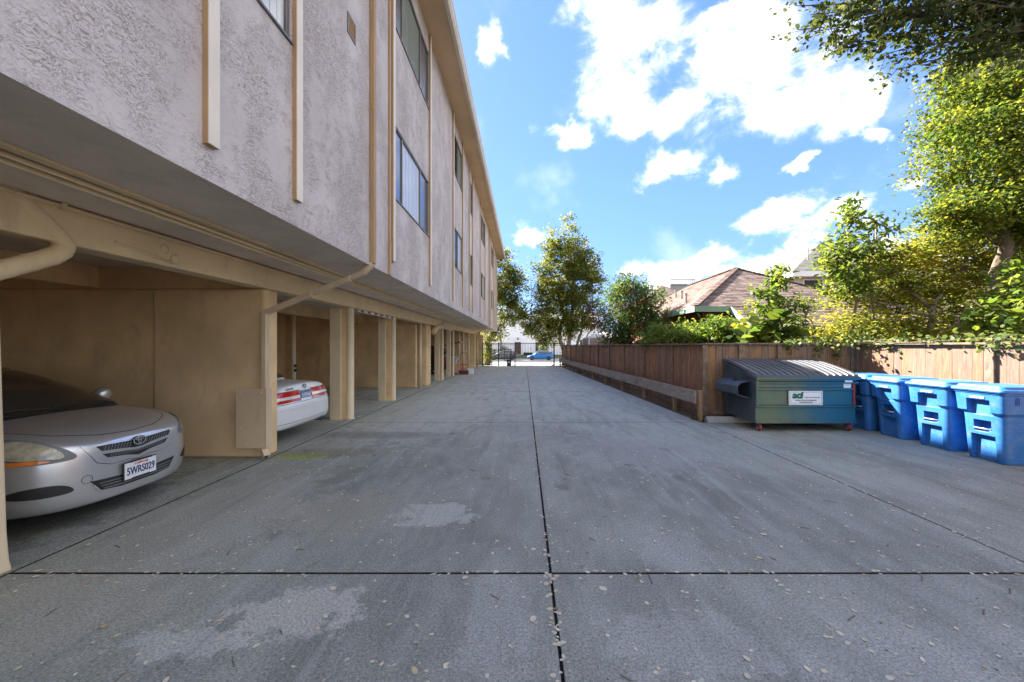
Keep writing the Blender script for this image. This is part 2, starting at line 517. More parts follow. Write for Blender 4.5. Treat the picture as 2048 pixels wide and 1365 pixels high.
def concrete():
    m, nt, b, out = new_mat('weathered concrete')
    p = pos(nt)
    big = noise(nt, scl(nt, p, (1, 0.55, 1)), 0.55, 5, 0.6, 0.3)
    mid = noise(nt, scl(nt, p, (1.3, 0.6, 1)), 2.4, 6, 0.68, 0.5)
    fine = noise(nt, p, 60, 6, 0.8)
    spk = N(nt, 'ShaderNodeTexVoronoi', {'feature': 'F1'}, {'Vector': p, 'Scale': 150.0}).outputs['Distance']
    c = MIX(nt, SS(nt, big, 0.3, 0.7), (0.165, 0.163, 0.148, 1), (0.30, 0.297, 0.268, 1))
    c = MIX(nt, M_(nt, 'MULTIPLY', SS(nt, mid, 0.35, 0.7), 0.45), c, (0.37, 0.37, 0.345, 1))
    c = MIX(nt, M_(nt, 'MULTIPLY', SS(nt, noise(nt, scl(nt, p, (1, 0.45, 1)), 1.1, 6, 0.7, 0.8), 0.52, 0.72), 0.6), c, (0.14, 0.14, 0.135, 1))
    xyz = N(nt, 'ShaderNodeSeparateXYZ', {}, {0: p})
    # paler, more worn concrete farther along the lane and along the carports
    worn = M_(nt, 'MULTIPLY', SS(nt, xyz.outputs[1], 3.5, 13.0), 0.7)
    c = MIX(nt, worn, c, MIX(nt, SS(nt, mid, 0.35, 0.65), (0.42, 0.42, 0.395, 1), (0.56, 0.56, 0.53, 1)))
    # scoured patches with their own ragged outline: centre x, y, half sizes, colour, amount
    wob = N(nt, 'ShaderNodeTexNoise', {}, {'Vector': p, 'Scale': 5.0, 'Detail': 9.0, 'Roughness': 0.74}).outputs[0]
    for (cx, cy, ax, ay, colr, amt) in [
            (-1.75, 3.72, 1.0, 0.52, (0.305, 0.283, 0.244), 0.85), (-0.85, 3.66, 0.42, 0.26, (0.483, 0.476, 0.462), 0.7),
            (-1.42, 2.33, 0.42, 0.24, (0.511, 0.476, 0.436), 0.75), (-1.9, 2.08, 0.35, 0.12, (0.483, 0.469, 0.449), 0.7),
            (-2.9, 2.35, 0.75, 0.5, (0.355, 0.324, 0.277), 0.6), (-3.0, 3.6, 0.9, 1.4, (0.369, 0.345, 0.317), 0.55),
            (-2.3, 9.5, 1.6, 3.2, (0.511, 0.483, 0.449), 0.55), (0.9, 2.1, 0.5, 0.3, (0.383, 0.373, 0.370), 0.5),
            (1.2, 3.0, 0.3, 0.4, (0.383, 0.373, 0.370), 0.45), (2.2, 1.9, 0.8, 0.35, (0.355, 0.345, 0.343), 0.45), (-0.15, 2.25, 0.22, 0.5, (0.369, 0.359, 0.356), 0.5),
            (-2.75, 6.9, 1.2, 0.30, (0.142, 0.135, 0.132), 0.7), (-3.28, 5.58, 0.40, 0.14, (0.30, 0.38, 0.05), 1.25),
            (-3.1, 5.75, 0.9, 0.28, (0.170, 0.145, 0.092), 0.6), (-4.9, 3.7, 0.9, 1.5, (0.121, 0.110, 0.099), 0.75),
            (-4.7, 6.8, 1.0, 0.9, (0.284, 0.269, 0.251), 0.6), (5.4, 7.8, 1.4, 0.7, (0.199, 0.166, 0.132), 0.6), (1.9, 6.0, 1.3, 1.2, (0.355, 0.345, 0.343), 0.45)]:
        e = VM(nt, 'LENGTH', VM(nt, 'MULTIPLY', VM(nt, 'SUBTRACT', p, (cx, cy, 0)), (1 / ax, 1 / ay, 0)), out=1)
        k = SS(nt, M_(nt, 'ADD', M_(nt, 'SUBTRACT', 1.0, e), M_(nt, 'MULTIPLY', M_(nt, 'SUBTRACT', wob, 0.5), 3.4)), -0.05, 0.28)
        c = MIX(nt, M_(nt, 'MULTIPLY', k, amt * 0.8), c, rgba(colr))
    c = MIX(nt, 0.55, c, N(nt, 'ShaderNodeMixRGB', {'blend_type': 'OVERLAY'}, {'Fac': 1.0, 'Color1': c, 'Color2': SS(nt, fine, 0.25, 0.75)}).outputs[0])
    # tyre polish, drag marks along the lane and old oil spots
    trk = noise(nt, scl(nt, p, (5.5, 0.32, 1)), 1.0, 6, 0.65, 0.3)
    c = MIX(nt, M_(nt, 'MULTIPLY', SS(nt, trk, 0.54, 0.70), 0.28), c, (0.44, 0.44, 0.42, 1))
    c = MIX(nt, M_(nt, 'MULTIPLY', SS(nt, trk, 0.46, 0.32), 0.28), c, (0.12, 0.12, 0.118, 1))
    oil = N(nt, 'ShaderNodeTexVoronoi', {'feature': 'F1'}, {'Vector': VM(nt, 'ADD', p, VM(nt, 'MULTIPLY', N(nt, 'ShaderNodeTexNoise', {}, {'Vector': p, 'Scale': 9.0, 'Detail': 4.0}).outputs['Color'], (.25, .25, 0))), 'Scale': 1.3}).outputs['Distance']
    c = MIX(nt, M_(nt, 'MULTIPLY', SS(nt, oil, 0.16, 0.05), 0.45), c, (0.08, 0.078, 0.075, 1))
    # exposed aggregate: pale and dark grains
    gr = noise(nt, p, 125, 2, 0.5)
    c = MIX(nt, M_(nt, 'MULTIPLY', SS(nt, gr, 0.60, 0.68), 0.62), c, (0.50, 0.50, 0.48, 1))
    c = MIX(nt, M_(nt, 'MULTIPLY', SS(nt, gr, 0.40, 0.33), 0.6), c, (0.06, 0.058, 0.058, 1))
    setc(nt, b, MIX(nt, 1.0, c, (0.97, 1.0, 0.93, 1), 'MULTIPLY'))
    b.inputs['Roughness'].default_value = 0.82
    b.inputs['Specular IOR Level'].default_value = 0.3
    bump(nt, b, M_(nt, 'ADD', fine, M_(nt, 'MULTIPLY', gr, 0.6)), 0.28, 0.003)
    MATS['concrete'] = m
    return m


def tinted(name, ramp, rough=0.8, fine=0.3):
    """colour of each piece from its own tint value"""
    m, nt, b, out = new_mat(name)
    at = N(nt, 'ShaderNodeAttribute', {'attribute_name': 'tint'}).outputs['Fac']
    cr = N(nt, 'ShaderNodeValToRGB', {}, {0: at})
    e = cr.color_ramp.elements
    while len(e) < len(ramp): e.new(0.5)
    for i, c in enumerate(ramp):
        e[i].position = i / (len(ramp) - 1); e[i].color = rgba(c)
    n3 = noise(nt, pos(nt), 40, 4, 0.6)
    c = MIX(nt, fine, cr.outputs[0], N(nt, 'ShaderNodeMixRGB', {'blend_type': 'OVERLAY'}, {'Fac': 1.0, 'Color1': cr.outputs[0], 'Color2': n3}).outputs[0])
    setc(nt, b, c)
    b.inputs['Roughness'].default_value = rough
    MATS[name] = m
    return m


def carpaint(name, c, metal=0.6, rough=0.32, flake=0.15, dust=0.12):
    m, nt, b, out = new_mat(name)
    p = N(nt, 'ShaderNodeTexCoord').outputs['Object']
    fl = noise(nt, p, 700, 2, 0.5)
    colr = MIX(nt, M_(nt, 'MULTIPLY', fl, flake), rgba(c), tuple(min(1, x * 1.5) for x in c) + (1,))
    du = noise(nt, p, 2.5, 5, 0.6)
    colr = MIX(nt, M_(nt, 'MULTIPLY', SS(nt, du, 0.4, 0.7), dust), colr, (0.32, 0.29, 0.25, 1))
    setc(nt, b, colr)
    b.inputs['Metallic'].default_value = metal
    nt.links.new(M_(nt, 'ADD', rough, M_(nt, 'MULTIPLY', du, 0.15)), b.inputs['Roughness'])
    b.inputs['Coat Weight'].default_value = 0.6
    b.inputs['Coat Roughness'].default_value = 0.08
    MATS[name] = m
    return m


stucco_trowel()
concrete()
TAN = (0.50, 0.385, 0.235)
paint('tan wall', (0.72, 0.515, 0.285), 0.8, 0.14, 1.2, bmp=0.45, bscale=60, dirt=(0.40, 0.28, 0.17), dirt_amt=0.5, fine=0.25)
paint('cream beam', (0.70, 0.545, 0.325), 0.7, 0.08, 1.5, bmp=0.3, bscale=45, dirt=(0.34, 0.25, 0.15), dirt_amt=0.4, fine=0.2)
paint('tan post', (0.68, 0.55, 0.36), 0.6, 0.06, 2.0, bmp=0.15, bscale=60, dirt=(0.36, 0.28, 0.18), dirt_amt=0.35)
paint('cream trim', (0.70, 0.55, 0.37), 0.55, 0.06, 2.0, bmp=0.1, bscale=30, dirt=(0.45, 0.33, 0.2), dirt_amt=0.3)
paint('trim brown', (0.40, 0.25, 0.12), 0.6, 0.08, 2.0, bmp=0.1, bscale=30, dirt=(0.28, 0.17, 0.08), dirt_amt=0.3)
paint('trim cream', (0.74, 0.65, 0.53), 0.55, 0.05, 2.0, dirt=(0.55, 0.45, 0.34), dirt_amt=0.25)
paint('downspout paint', (0.60, 0.46, 0.31), 0.5, 0.06, 2.0, dirt=(0.4, 0.3, 0.2), dirt_amt=0.3)
paint('soffit paint', (0.66, 0.57, 0.47), 0.85, 0.10, 1.5, bmp=0.25, bscale=90, dirt=(0.42, 0.35, 0.29), dirt_amt=0.35, fine=0.25)
paint('eave paint', (0.66, 0.48, 0.29), 0.8, 0.08, 1.0, bmp=0.2, bscale=80, fine=0.2)
paint('gutter paint', (0.66, 0.6, 0.5), 0.5, 0.06, 2.0, dirt=(0.4, 0.34, 0.26), dirt_amt=0.3)
paint('window frame metal', (0.16, 0.15, 0.14), 0.4, 0.1, 4.0, metal=0.5)
paint('aluminium', (0.62, 0.63, 0.64), 0.35, 0.06, 4.0, metal=0.8)
paint('curtain pale', (0.86, 0.86, 0.84), 0.9, 0.05, 3.0)
paint('curtain green', (0.30, 0.33, 0.27), 0.9, 0.1, 3.0)
paint('dark room', (0.05, 0.055, 0.06), 0.9, 0.1, 3.0)
glassmat('window glass', (0.03, 0.035, 0.04), 0.96, refl=0.4)
glassmat('screened glass', (0.11, 0.115, 0.115), 0.25, 0.2, refl=0.5)
glassmat('car glass', (0.028, 0.028, 0.025), 0.12, 0.02)
wood('fence board dark', (0.18, 0.092, 0.056), (0.37, 0.215, 0.14), stain=(0.06, 0.042, 0.036), stain_amt=0.55)
wood('fence board brown', (0.18, 0.108, 0.062), (0.33, 0.21, 0.13), stain_amt=0.30, objvar=0.16)
wood('fence board tan', (0.19, 0.108, 0.07), (0.29, 0.175, 0.118), stain_amt=0.2, objvar=0.12)
wood('fence trim', (0.14, 0.10, 0.07), (0.28, 0.205, 0.14), grain=(4, 4, 4), stain_amt=0.4, objvar=0.12)
wood('rail board', (0.22, 0.19, 0.16), (0.42, 0.375, 0.33), grain=(10, 0.9, 12), stain_amt=0.5, objvar=0.12)
wood('rail post wood', (0.22, 0.13, 0.07), (0.40, 0.26, 0.14), stain_amt=0.3, objvar=0.15)
paint('soil', (0.085, 0.062, 0.045), 0.95, 0.35, 3.0, bmp=0.8, bscale=25, fine=0.5)
paint('asphalt', (0.06, 0.06, 0.062), 0.9, 0.2, 1.0, bmp=0.4, bscale=90, fine=0.4)
paint('pavement concrete', (0.34, 0.33, 0.31), 0.85, 0.12, 1.2, bmp=0.3, bscale=80, fine=0.3)
paint('lawn green', (0.07, 0.10, 0.03), 0.95, 0.4, 2.0, bmp=0.8, bscale=30)
paint('joint dirt', (0.022, 0.019, 0.016), 0.95, 0.4, 20, bmp=0.5, bscale=120, dirt=(0.09, 0.07, 0.045), dirt_amt=0.6)
paint('black iron', (0.02, 0.02, 0.022), 0.45, 0.2, 6, metal=0.3)
paint('white paint', (0.80, 0.80, 0.80), 0.6, 0.04, 1.0, dirt=(0.6, 0.58, 0.55), dirt_amt=0.3)
paint('white stucco', (0.80, 0.80, 0.81), 0.85, 0.04, 0.6, bmp=0.2, bscale=20, dirt=(0.62, 0.6, 0.6), dirt_amt=0.3)
paint('dark wood door', (0.07, 0.045, 0.032), 0.5, 0.3, 3)
paint('black plastic', (0.018, 0.018, 0.019), 0.5, 0.15, 6)
paint('black gloss', (0.012, 0.012, 0.013), 0.18, 0.1, 6)
paint('tyre rubber', (0.022, 0.022, 0.023), 0.8, 0.2, 8, dirt=(0.08, 0.075, 0.065), dirt_amt=0.4)
paint('alloy', (0.55, 0.56, 0.57), 0.35, 0.06, 5, metal=0.8)
paint('chrome', (0.78, 0.79, 0.8), 0.12, 0.03, 4, metal=1.0)
paint('headlamp lens', (0.40, 0.37, 0.27), 0.10, 0.25, 14, dirt=(0.16, 0.14, 0.09), dirt_amt=0.6, coat=0.6)
paint('clear lens', (0.70, 0.70, 0.68), 0.15, 0.15, 20, coat=0.6)
paint('amber lens', (0.75, 0.22, 0.03), 0.2, 0.2, 14, coat=0.6)
paint('red lens', (0.50, 0.012, 0.018), 0.15, 0.2, 14, coat=0.7)
paint('plate white', (0.74, 0.75, 0.76), 0.45, 0.05, 8, dirt=(0.5, 0.5, 0.48), dirt_amt=0.4)
paint('plate blue', (0.14, 0.22, 0.36), 0.4, 0.15, 12)
paint('ink navy', (0.02, 0.035, 0.14), 0.5, 0.1, 8)
paint('ink red', (0.5, 0.06, 0.05), 0.5, 0.1, 8)
paint('ink white', (0.8, 0.82, 0.85), 0.5, 0.05, 8)
paint('ink green', (0.015, 0.16, 0.09), 0.5, 0.1, 8)
paint('ink grey', (0.16, 0.17, 0.17), 0.5, 0.1, 8)
carpaint('silver car paint', (0.56, 0.565, 0.57), 0.7, 0.25, 0.2, 0.14)
carpaint('white car paint', (0.74, 0.75, 0.75), 0.1, 0.3, 0.05, 0.08)
carpaint('maroon car paint', (0.12, 0.006, 0.014), 0.4, 0.3)
carpaint('charcoal car paint', (0.045, 0.05, 0.055), 0.5, 0.3)
carpaint('blue car paint', (0.008, 0.19, 0.55), 0.35, 0.3, 0.1, 0.05)

# ------------------------------------------------------------------ ground, street, lane
def gp(x, y, z=0.0):
    """ground point seen at a pixel of the photograph"""
    Y = FPX * (CAM_H - z) / (y - 691)
    return Vector(((x - 1048) * Y / FPX, Y, z))


def strip(name, ys, x0, x1, mat, kind='structure', nx=1):
    b = MB()
    for i in range(len(ys) - 1):
        for k in range(nx):
            xa = x0 + (x1 - x0) * k / nx; xb = x0 + (x1 - x0) * (k + 1) / nx
            b.quad((xa, ys[i][0], ys[i][1]), (xb, ys[i][0], ys[i][1]), (xb, ys[i + 1][0], ys[i + 1][1]), (xa, ys[i + 1][0], ys[i + 1][1]))
    return tag(b.build(name, mat, fix=False), kind=kind)


GROUND = [(-400, -0.05), (31.0, -0.05), (40.0, -0.52), (45.0, -0.66), (60.5, -0.66), (61.5, -0.45), (64.0, 0.02), (120, 0.02), (900, 0.02)]
strip('ground', GROUND, -700, 700, MATS['soil'])
strip('road', [(45.6, -0.63), (53, -0.585), (58.6, -0.63)], -200, 200, MATS['asphalt'])
b = MB()
for (ya, yb, z) in ((42.0, 45.6, -0.50), (58.6, 61.0, -0.50)):
    b.box(-200, 200, ya, yb, z - 0.3, z)
tag(b.build('pavement', MATS['pavement concrete']), kind='structure')
b = MB()
for (ya, yb) in ((45.6, 45.75), (58.45, 58.6)):
    b.box(-200, 200, ya, yb, -0.75, -0.49)
tag(b.build('kerb', MATS['white paint'], bevel=0.02), kind='structure')
strip('driveway_apron', [(30.35, 0.0), (33.5, -0.13), (40.2, -0.49), (42.05, -0.495)], -3.2, 3.3, MATS['pavement concrete'])
b = MB()
b.quad((-9, 61.05, -0.44), (20, 61.05, -0.44), (20, 64.0, 0.03), (-9, 64.0, 0.03))
tag(b.build('lawn', MATS['lawn green'], fix=False), kind='structure')
b = MB()
b.quad((4.6, 61.02, -0.43), (9.4, 61.02, -0.43), (9.4, 66, 0.045), (4.6, 64.4, 0.045))
tag(b.build('far_driveway', MATS['pavement concrete'], fix=False), kind='structure')


def fence_x(Y):                       # the fence along the lane is not quite parallel to it
    return 4.04 - 0.0458 * (Y - 8.42)


def rail_x(Y):
    return 3.80 - 0.0480 * (Y - 8.3)


lane = MB().box(-9.4, 7.44, -4, 8.36, -0.045, -0.022).box(-9.4, 3.7, 8.36, 30.4, -0.045, -0.022) \
    .build('lane_paving', MATS['joint dirt'])
tag(lane, kind='structure')
G = 0.0035
XS = [-3.72, 0.194]
YS = [-3.6, 2.714, 8.02, 13.3, 18.6, 23.9, 30.35]


def slab(poly, mat='concrete', z1=0.0):
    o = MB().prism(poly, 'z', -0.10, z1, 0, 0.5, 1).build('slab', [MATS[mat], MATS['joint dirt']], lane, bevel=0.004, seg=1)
    return o


slabs = {}
GC = 0.0075
for j in range(len(YS) - 1):
    ya, yb = YS[j] + (GC if j < 2 else G), YS[j + 1] - (GC if j < 1 else G)
    slabs[(1, j)] = slab([(XS[0] + G, ya), (XS[1] - GC, ya), (XS[1] - GC, yb), (XS[0] + G, yb)])
    if j < 2:
        slabs[(2, j)] = slab([(XS[1] + GC, ya), (3.81 - .008, ya), (3.81 - .008, yb), (XS[1] + GC, yb)])
        slab([(3.81 + .008, ya), (7.40, ya), (7.40, min(yb, 8.3)), (3.81 + .008, min(yb, 8.3))])
    else:
        slabs[(2, j)] = slab([(XS[1] + GC, ya), (rail_x(ya) - 0.03, ya), (rail_x(yb) - 0.03, yb), (XS[1] + GC, yb)])
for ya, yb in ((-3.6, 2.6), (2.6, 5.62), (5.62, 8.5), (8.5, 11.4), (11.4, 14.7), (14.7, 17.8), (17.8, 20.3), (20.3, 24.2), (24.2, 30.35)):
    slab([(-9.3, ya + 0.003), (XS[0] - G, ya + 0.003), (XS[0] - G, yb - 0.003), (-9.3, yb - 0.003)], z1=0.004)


def ribbon(parent, pts, w, name='crack', mat='joint dirt', z=0.003):
    b = MB()
    pts = [Vector((p[0], p[1], z)) for p in pts]
    # ragged line through the given points
    fin = []
    for i in range(len(pts) - 1):
        n = max(2, int((pts[i + 1] - pts[i]).length / 0.06))
        for k in range(n):
            q = pts[i].lerp(pts[i + 1], k / n)
            fin.append(q + Vector((rng.uniform(-1, 1), rng.uniform(-1, 1), 0)) * 0.012)
    fin.append(pts[-1])
    for i in range(len(fin) - 1):
        d_ = (fin[i + 1] - fin[i]).normalized(); s_ = Vector((-d_.y, d_.x, 0)) * w * 0.5 * rng.uniform(0.6, 1.3)
        dn = Vector((0, 0, -0.002))
        b.add([fin[i] - s_, fin[i + 1] - s_, fin[i + 1] + s_, fin[i] + s_, fin[i] - s_ + dn, fin[i + 1] - s_ + dn, fin[i + 1] + s_ + dn, fin[i] + s_ + dn],
              [(0, 1, 2, 3), (0, 4, 5, 1), (3, 2, 6, 7)])
    return b.build(name, MATS[mat], parent, fix=False)



# ------------------------------------------------------------------ the apartment building
XW = -2.225          # street-side face of the upper floors
ZS = 2.81            # carport soffit
XB = -3.77           # carport front line
Y0, Y1 = -3.2, 31.3  # near and far end
ZR = 8.92            # eave soffit
bld = thing('apartment_building', (XW, 12, 0), 'long stucco apartment block raised over open carports along the left side of the lane', 'building')


def bwall(holes):
    """upper wall with window openings, as one slab with reveals"""
    ys = sorted({Y0, Y1} | {h[0] for h in holes} | {h[1] for h in holes})
    zs = sorted({ZS, ZR + 0.02} | {h[2] for h in holes} | {h[3] for h in holes})
    b = MB()
    inside = lambda y, z: any(h[0] < y < h[1] and h[2] < z < h[3] for h in holes)
    for i in range(len(ys) - 1):
        for k in range(len(zs) - 1):
            if inside((ys[i] + ys[i + 1]) / 2, (zs[k] + zs[k + 1]) / 2): continue
            b.quad((XW, ys[i], zs[k]), (XW, ys[i + 1], zs[k]), (XW, ys[i + 1], zs[k + 1]), (XW, ys[i], zs[k + 1]))
    for (a, c, e, f) in holes:
        D = XW - 0.10
        b.quad((XW, a, e), (XW, c, e), (D, c, e), (D, a, e)); b.quad((XW, a, f), (D, a, f), (D, c, f), (XW, c, f))
        b.quad((XW, a, e), (D, a, e), (D, a, f), (XW, a, f)); b.quad((XW, c, e), (XW, c, f), (D, c, f), (D, c, e))
    # end walls and back of the upper floors
    b.quad((XW, Y1, ZS), (-14, Y1, ZS), (-14, Y1, ZR + .02), (XW, Y1, ZR + .02))
    b.quad((XW, Y0, ZS), (XW, Y0, ZR + .02), (-14, Y0, ZR + .02), (-14, Y0, ZS))
    b.quad((-14, Y0, 0), (-14, Y0, ZR), (-14, Y1, ZR), (-14, Y1, 0))
    return b


# windows: near y, far y, sill z, head z, mullions, blind per light
WIN = []
for (a, c, ms, k) in ((6.44, 8.76, (6.90, 8.10), 'w'), (11.86, 13.50, (12.66,), 'w'), (15.28, 16.12, (), 'd'), (19.1, 21.25, (20.1,), 'w'), (25.2, 27.2, (26.2,), 'w')):
    WIN.append((a, c, 4.2, 5.46, ms, k, 0))
    WIN.append((a, c, 7.17, 8.47, ms, 'g' if k == 'w' else 'd', 1))
WIN.append((2.25, 3.57, 4.55, 5.46, (), 'p', 0))
bwall([w[:4] for w in WIN]).build('upper_wall', MATS['stucco'], bld, True, fix=False)
for (a, c, e, f, ms, k, fl) in WIN:
    fr = MB()
    t, xo, xi = 0.032, XW - 0.012, XW - 0.055
    fr.box(xi, xo, a, c, e, e + t); fr.box(xi, xo, a, c, f - t, f)
    fr.box(xi, xo, a, a + t, e + t, f - t); fr.box(xi, xo, c - t, c, e + t, f - t)
    for q in ms: fr.box(xi, xo, q - t * .6, q + t * .6, e + t, f - t)
    fo = fr.build('window', MATS['window frame metal'], bld, True, bevel=0.004, seg=1)
    sl = MB().box(XW - 0.01, XW + 0.022, a - 0.02, c + 0.02, e - 0.03, e - 0.004).build('sill', MATS['window frame metal'], fo, bevel=0.004, seg=1)
    ed = [a + t] + list(ms) + [c - t]
    for i in range(len(ed) - 1):
        MB().box(XW - 0.040, XW - 0.034, ed[i] + 0.02, ed[i + 1] - 0.02, e + t, f - t).build(
            'pane', MATS['screened glass' if (len(ms) == 2 and i != 1) else 'window glass'], fo)
        cm = {'w': 'curtain pale' if (i == 1 or len(ms) == 0) else 'dark room', 'g': 'curtain green' if i == 1 else 'dark room', 'd': 'dark room', 'p': 'curtain pale'}[k]
        # a blind of vertical louvres behind the glass, or the dark room
        bl = MB()
        if cm == 'dark room':
            bl.box(XW - 0.6, XW - 0.55, ed[i], ed[i + 1], e, f)
        else:
            n = max(3, int((ed[i + 1] - ed[i]) / 0.09))
            for q in range(n):
                ya = ed[i] + (ed[i + 1] - ed[i]) * q / n; yb = ed[i] + (ed[i + 1] - ed[i]) * (q + 1) / n
                bl.quad((XW - 0.0415, ya, e), (XW - 0.045, yb, e), (XW - 0.045, yb, f), (XW - 0.0415, ya, f))
        bl.build('blind', MATS[cm], fo)
# vertical trim boards on the wall
for yf, zb in ((2.69, 3.05), (3.70, 3.05), (6.37, 3.06), (8.86, 3.05), (11.75, 3.05), (13.6, 3.05), (15.2, 3.05), (16.24, 3.05), (18.97, 3.05), (21.34, 3.05), (25.0, 2.98), (27.35, 2.98), (28.6, 2.98), (29.9, 2.98)):
    tbo = MB().box(XW, XW + 0.038, yf - 0.096, yf, zb, ZR - 0.01).build('trim_board', MATS['trim brown'], bld, True, bevel=0.003, seg=1)
    MB().box(XW + 0.038, XW + 0.047, yf - 0.095, yf - .001, zb + .001, ZR - 0.01).build('trim_face', MATS['trim cream'], tbo, bevel=0.002, seg=1)
MB().box(XW + 0.001, XW + 0.035, 6.13, 6.20, ZS - 0.01, 3.35).box(XW + 0.001, XW + 0.028, 6.14, 6.19, 3.35, ZR - 0.02).build('wall_conduit', MATS['trim brown'], bld, True, bevel=0.004)
# louvred wall vent
v = MB().box(XW, XW + 0.012, 4.72, 4.74, 5.6, 5.86).box(XW, XW + 0.012, 4.92, 4.94, 5.6, 5.86).box(XW, XW + 0.012, 4.74, 4.92, 5.6, 5.62).box(XW, XW + 0.012, 4.74, 4.92, 5.84, 5.86) \
    .build('wall_vent', MATS['window frame metal'], bld, True)
sl = MB()
for k in range(9): sl.obox((XW + 0.004, 4.83, 5.635 + k * 0.025), (0.018, 0.18, 0.004), Matrix.Rotation(R(35), 3, 'Y'))
sl.build('louvre', MATS['eave paint'], v)
# eave, roof and gutter
MB().box(-14.4, -1.68, Y0 - .3, Y1 + .35, ZR, ZR + 0.10).build('eave_soffit', MATS['eave paint'], bld, True)
MB().box(-14.4, -1.66, Y0 - .3, Y1 + .37, ZR + 0.102, ZR + 0.24).build('roof', MATS['soffit paint'], bld, True)
g = MB()
gprof = [(-1.68, ZR - 0.04), (-1.60, ZR - 0.04), (-1.555, ZR + 0.02), (-1.555, ZR + 0.11), (-1.535, ZR + 0.13), (-1.535, ZR + 0.165), (-1.575, ZR + 0.165), (-1.66, ZR + 0.165), (-1.66, ZR + 0.05), (-1.68, ZR + 0.05)]
g.prism(gprof, 'y', Y0 - .3, Y1 + .37)
g.build('gutter', MATS['gutter paint'], bld, True)
# carport soffit, beams, back wall
MB().box(-14, XW - 0.004, Y0, Y1, ZS, ZS + 0.12).build('carport_soffit', MATS['soffit paint'], bld, True)
MB().box(XB - 0.24, XB, Y0, Y1 - 0.3, 2.485, ZS - 0.002).build('front_beam', MATS['cream beam'], bld, True, bevel=0.02, seg=3)
MB().box(-6.5, -6.3, Y0, Y1 - .3, 2.5, ZS - 0.002).build('inner_beam', MATS['tan wall'], bld, True)
MB().box(-9.55, -9.3, Y0, Y1 - .3, 0, ZS - 0.002).build('carport_back_wall', MATS['tan wall'], bld, True)
MB().box(-3.02, -2.95, Y0, Y1 - .8, ZS - 0.022, ZS - 0.001).build('soffit_strip', MATS['cream beam'], bld, True, bevel=0.004)
for x_, r_ in ((-3.10, 0.019), (-3.185, 0.024)):
    MB().tube([(x_, Y0, ZS - r_), (x_, 23.4, ZS - r_), (x_ + .25, 23.9, ZS - r_), (x_ + .25, Y1 - .6, ZS - r_)], r_, 8).build('soffit_pipe', MATS['cream beam'], bld, True, smooth=True)
cd = MB().tube([(XB + 0.018, Y0, ZS - 0.03), (XB + 0.018, Y1 - .5, ZS - 0.03)], 0.015, 8)
for k in range(9): cd.obox((XB + 0.022, 3.05 + k * 2.1, ZS - 0.03), (0.03, 0.035, 0.05))
cd.build('conduit', MATS['cream beam'], bld, True)
# wing walls between the bays
def wing(x0, x1, y0, y1, name='wing_wall', bv=0.03):
    return MB().box(x0, x1, y0, y1, 0, 2.487 if x1 > -6 else 2.8).build(name, MATS['tan wall'], bld, True, bevel=bv, seg=3)
wing(-9.3, -5.46, 5.53, 5.78); wing(-5.456, -3.80, 5.50, 5.80, bv=0.045)
MB().box(-9.3, -3.99, 5.55, 5.76, 2.49, ZS - .004).build('wing_wall_head', MATS['tan wall'], bld, True)
wing(-9.3, -4.22, 14.62, 14.85); wing(-4.32, -3.90, 15.1, 15.75, 'pier', 0.06)
MB().box(-9.3, -3.99, 14.64, 14.83, 2.49, ZS - .004).build('wing_wall_head', MATS['tan wall'], bld, True)
for ya_, yb_, xe_ in ((23.92, 24.13, -4.02), (26.92, 27.08, -4.02), (30.72, 30.98, -3.6)):
    MB().box(-9.3, xe_, ya_, yb_, 2.49, ZS - .004).build('wing_wall_head', MATS['tan wall'], bld, True)
wing(-9.3, -4.1, 23.9, 24.15); wing(-9.3, -3.5, 26.9, 27.1); wing(-9.3, -3.35, 30.7, 31.0)
MB().box(-9.3, -3.9, Y0, Y0 + .2, 0, ZS - .004).build('carport_end_wall', MATS['tan wall'], bld, True)
# near pillar, flared foot
pl = MB()
prof = [(0.0, 0.022), (0.08, 0.012), (0.3, 0.004), (0.9, -0.004), (1.5, -0.012), (2.0, -0.018), (2.486, -0.02)]
vs, fs = [], []
for (z, d_) in prof:
    vs += [(-4.25, 2.36 - d_, z), (XB + d_, 2.36 - d_, z), (XB + d_, 2.735 + d_, z), (-4.25, 2.735 + d_, z)]
for i in range(len(prof) - 1):
    for k in range(4): fs.append((i * 4 + k, i * 4 + (k + 1) % 4, i * 4 + 4 + (k + 1) % 4, i * 4 + 4 + k))
fs += [(0, 1, 2, 3), tuple(len(vs) - 4 + k for k in (3, 2, 1, 0))]
pl.add(vs, fs)
pl.build('pillar', MATS['tan post'], bld, True, bevel=0.02, seg=3)
# stucco-clad drain elbow that runs over the beam and back to the pillar
def elbow(pts, r, mat='cream beam'):
    P = [Vector(p) for p in pts]
    fin = []
    for i in range(len(P) - 1):
        p0 = P[max(0, i - 1)]; p1 = P[i]; p2 = P[i + 1]; p3 = P[min(len(P) - 1, i + 2)]
        for k in range(8):
            t = k / 8
            fin.append(0.5 * ((2 * p1) + (p2 - p0) * t + (2 * p0 - 5 * p1 + 4 * p2 - p3) * t * t + (3 * p1 - p0 - 3 * p2 + p3) * t ** 3))
    fin.append(P[-1])
    return MB().tube(fin, [r * (1 + 0.05 * math.sin(i * 1.7) * math.sin(i * .6)) for i in range(len(fin))], 14).build('clad_drain_pipe', MATS[mat], bld, True, smooth=True)
elbow([(XB - 0.055, 2.64, 2.90), (XB - 0.045, 2.86, 2.72), (XB - 0.035, 3.02, 2.575), (XB - 0.035, 3.10, 2.475), (XB - 0.045, 3.05, 2.385), (XB - 0.06, 2.90, 2.29), (XB - 0.07, 2.70, 2.175), (XB - 0.08, 2.5, 2.06)], 0.068)
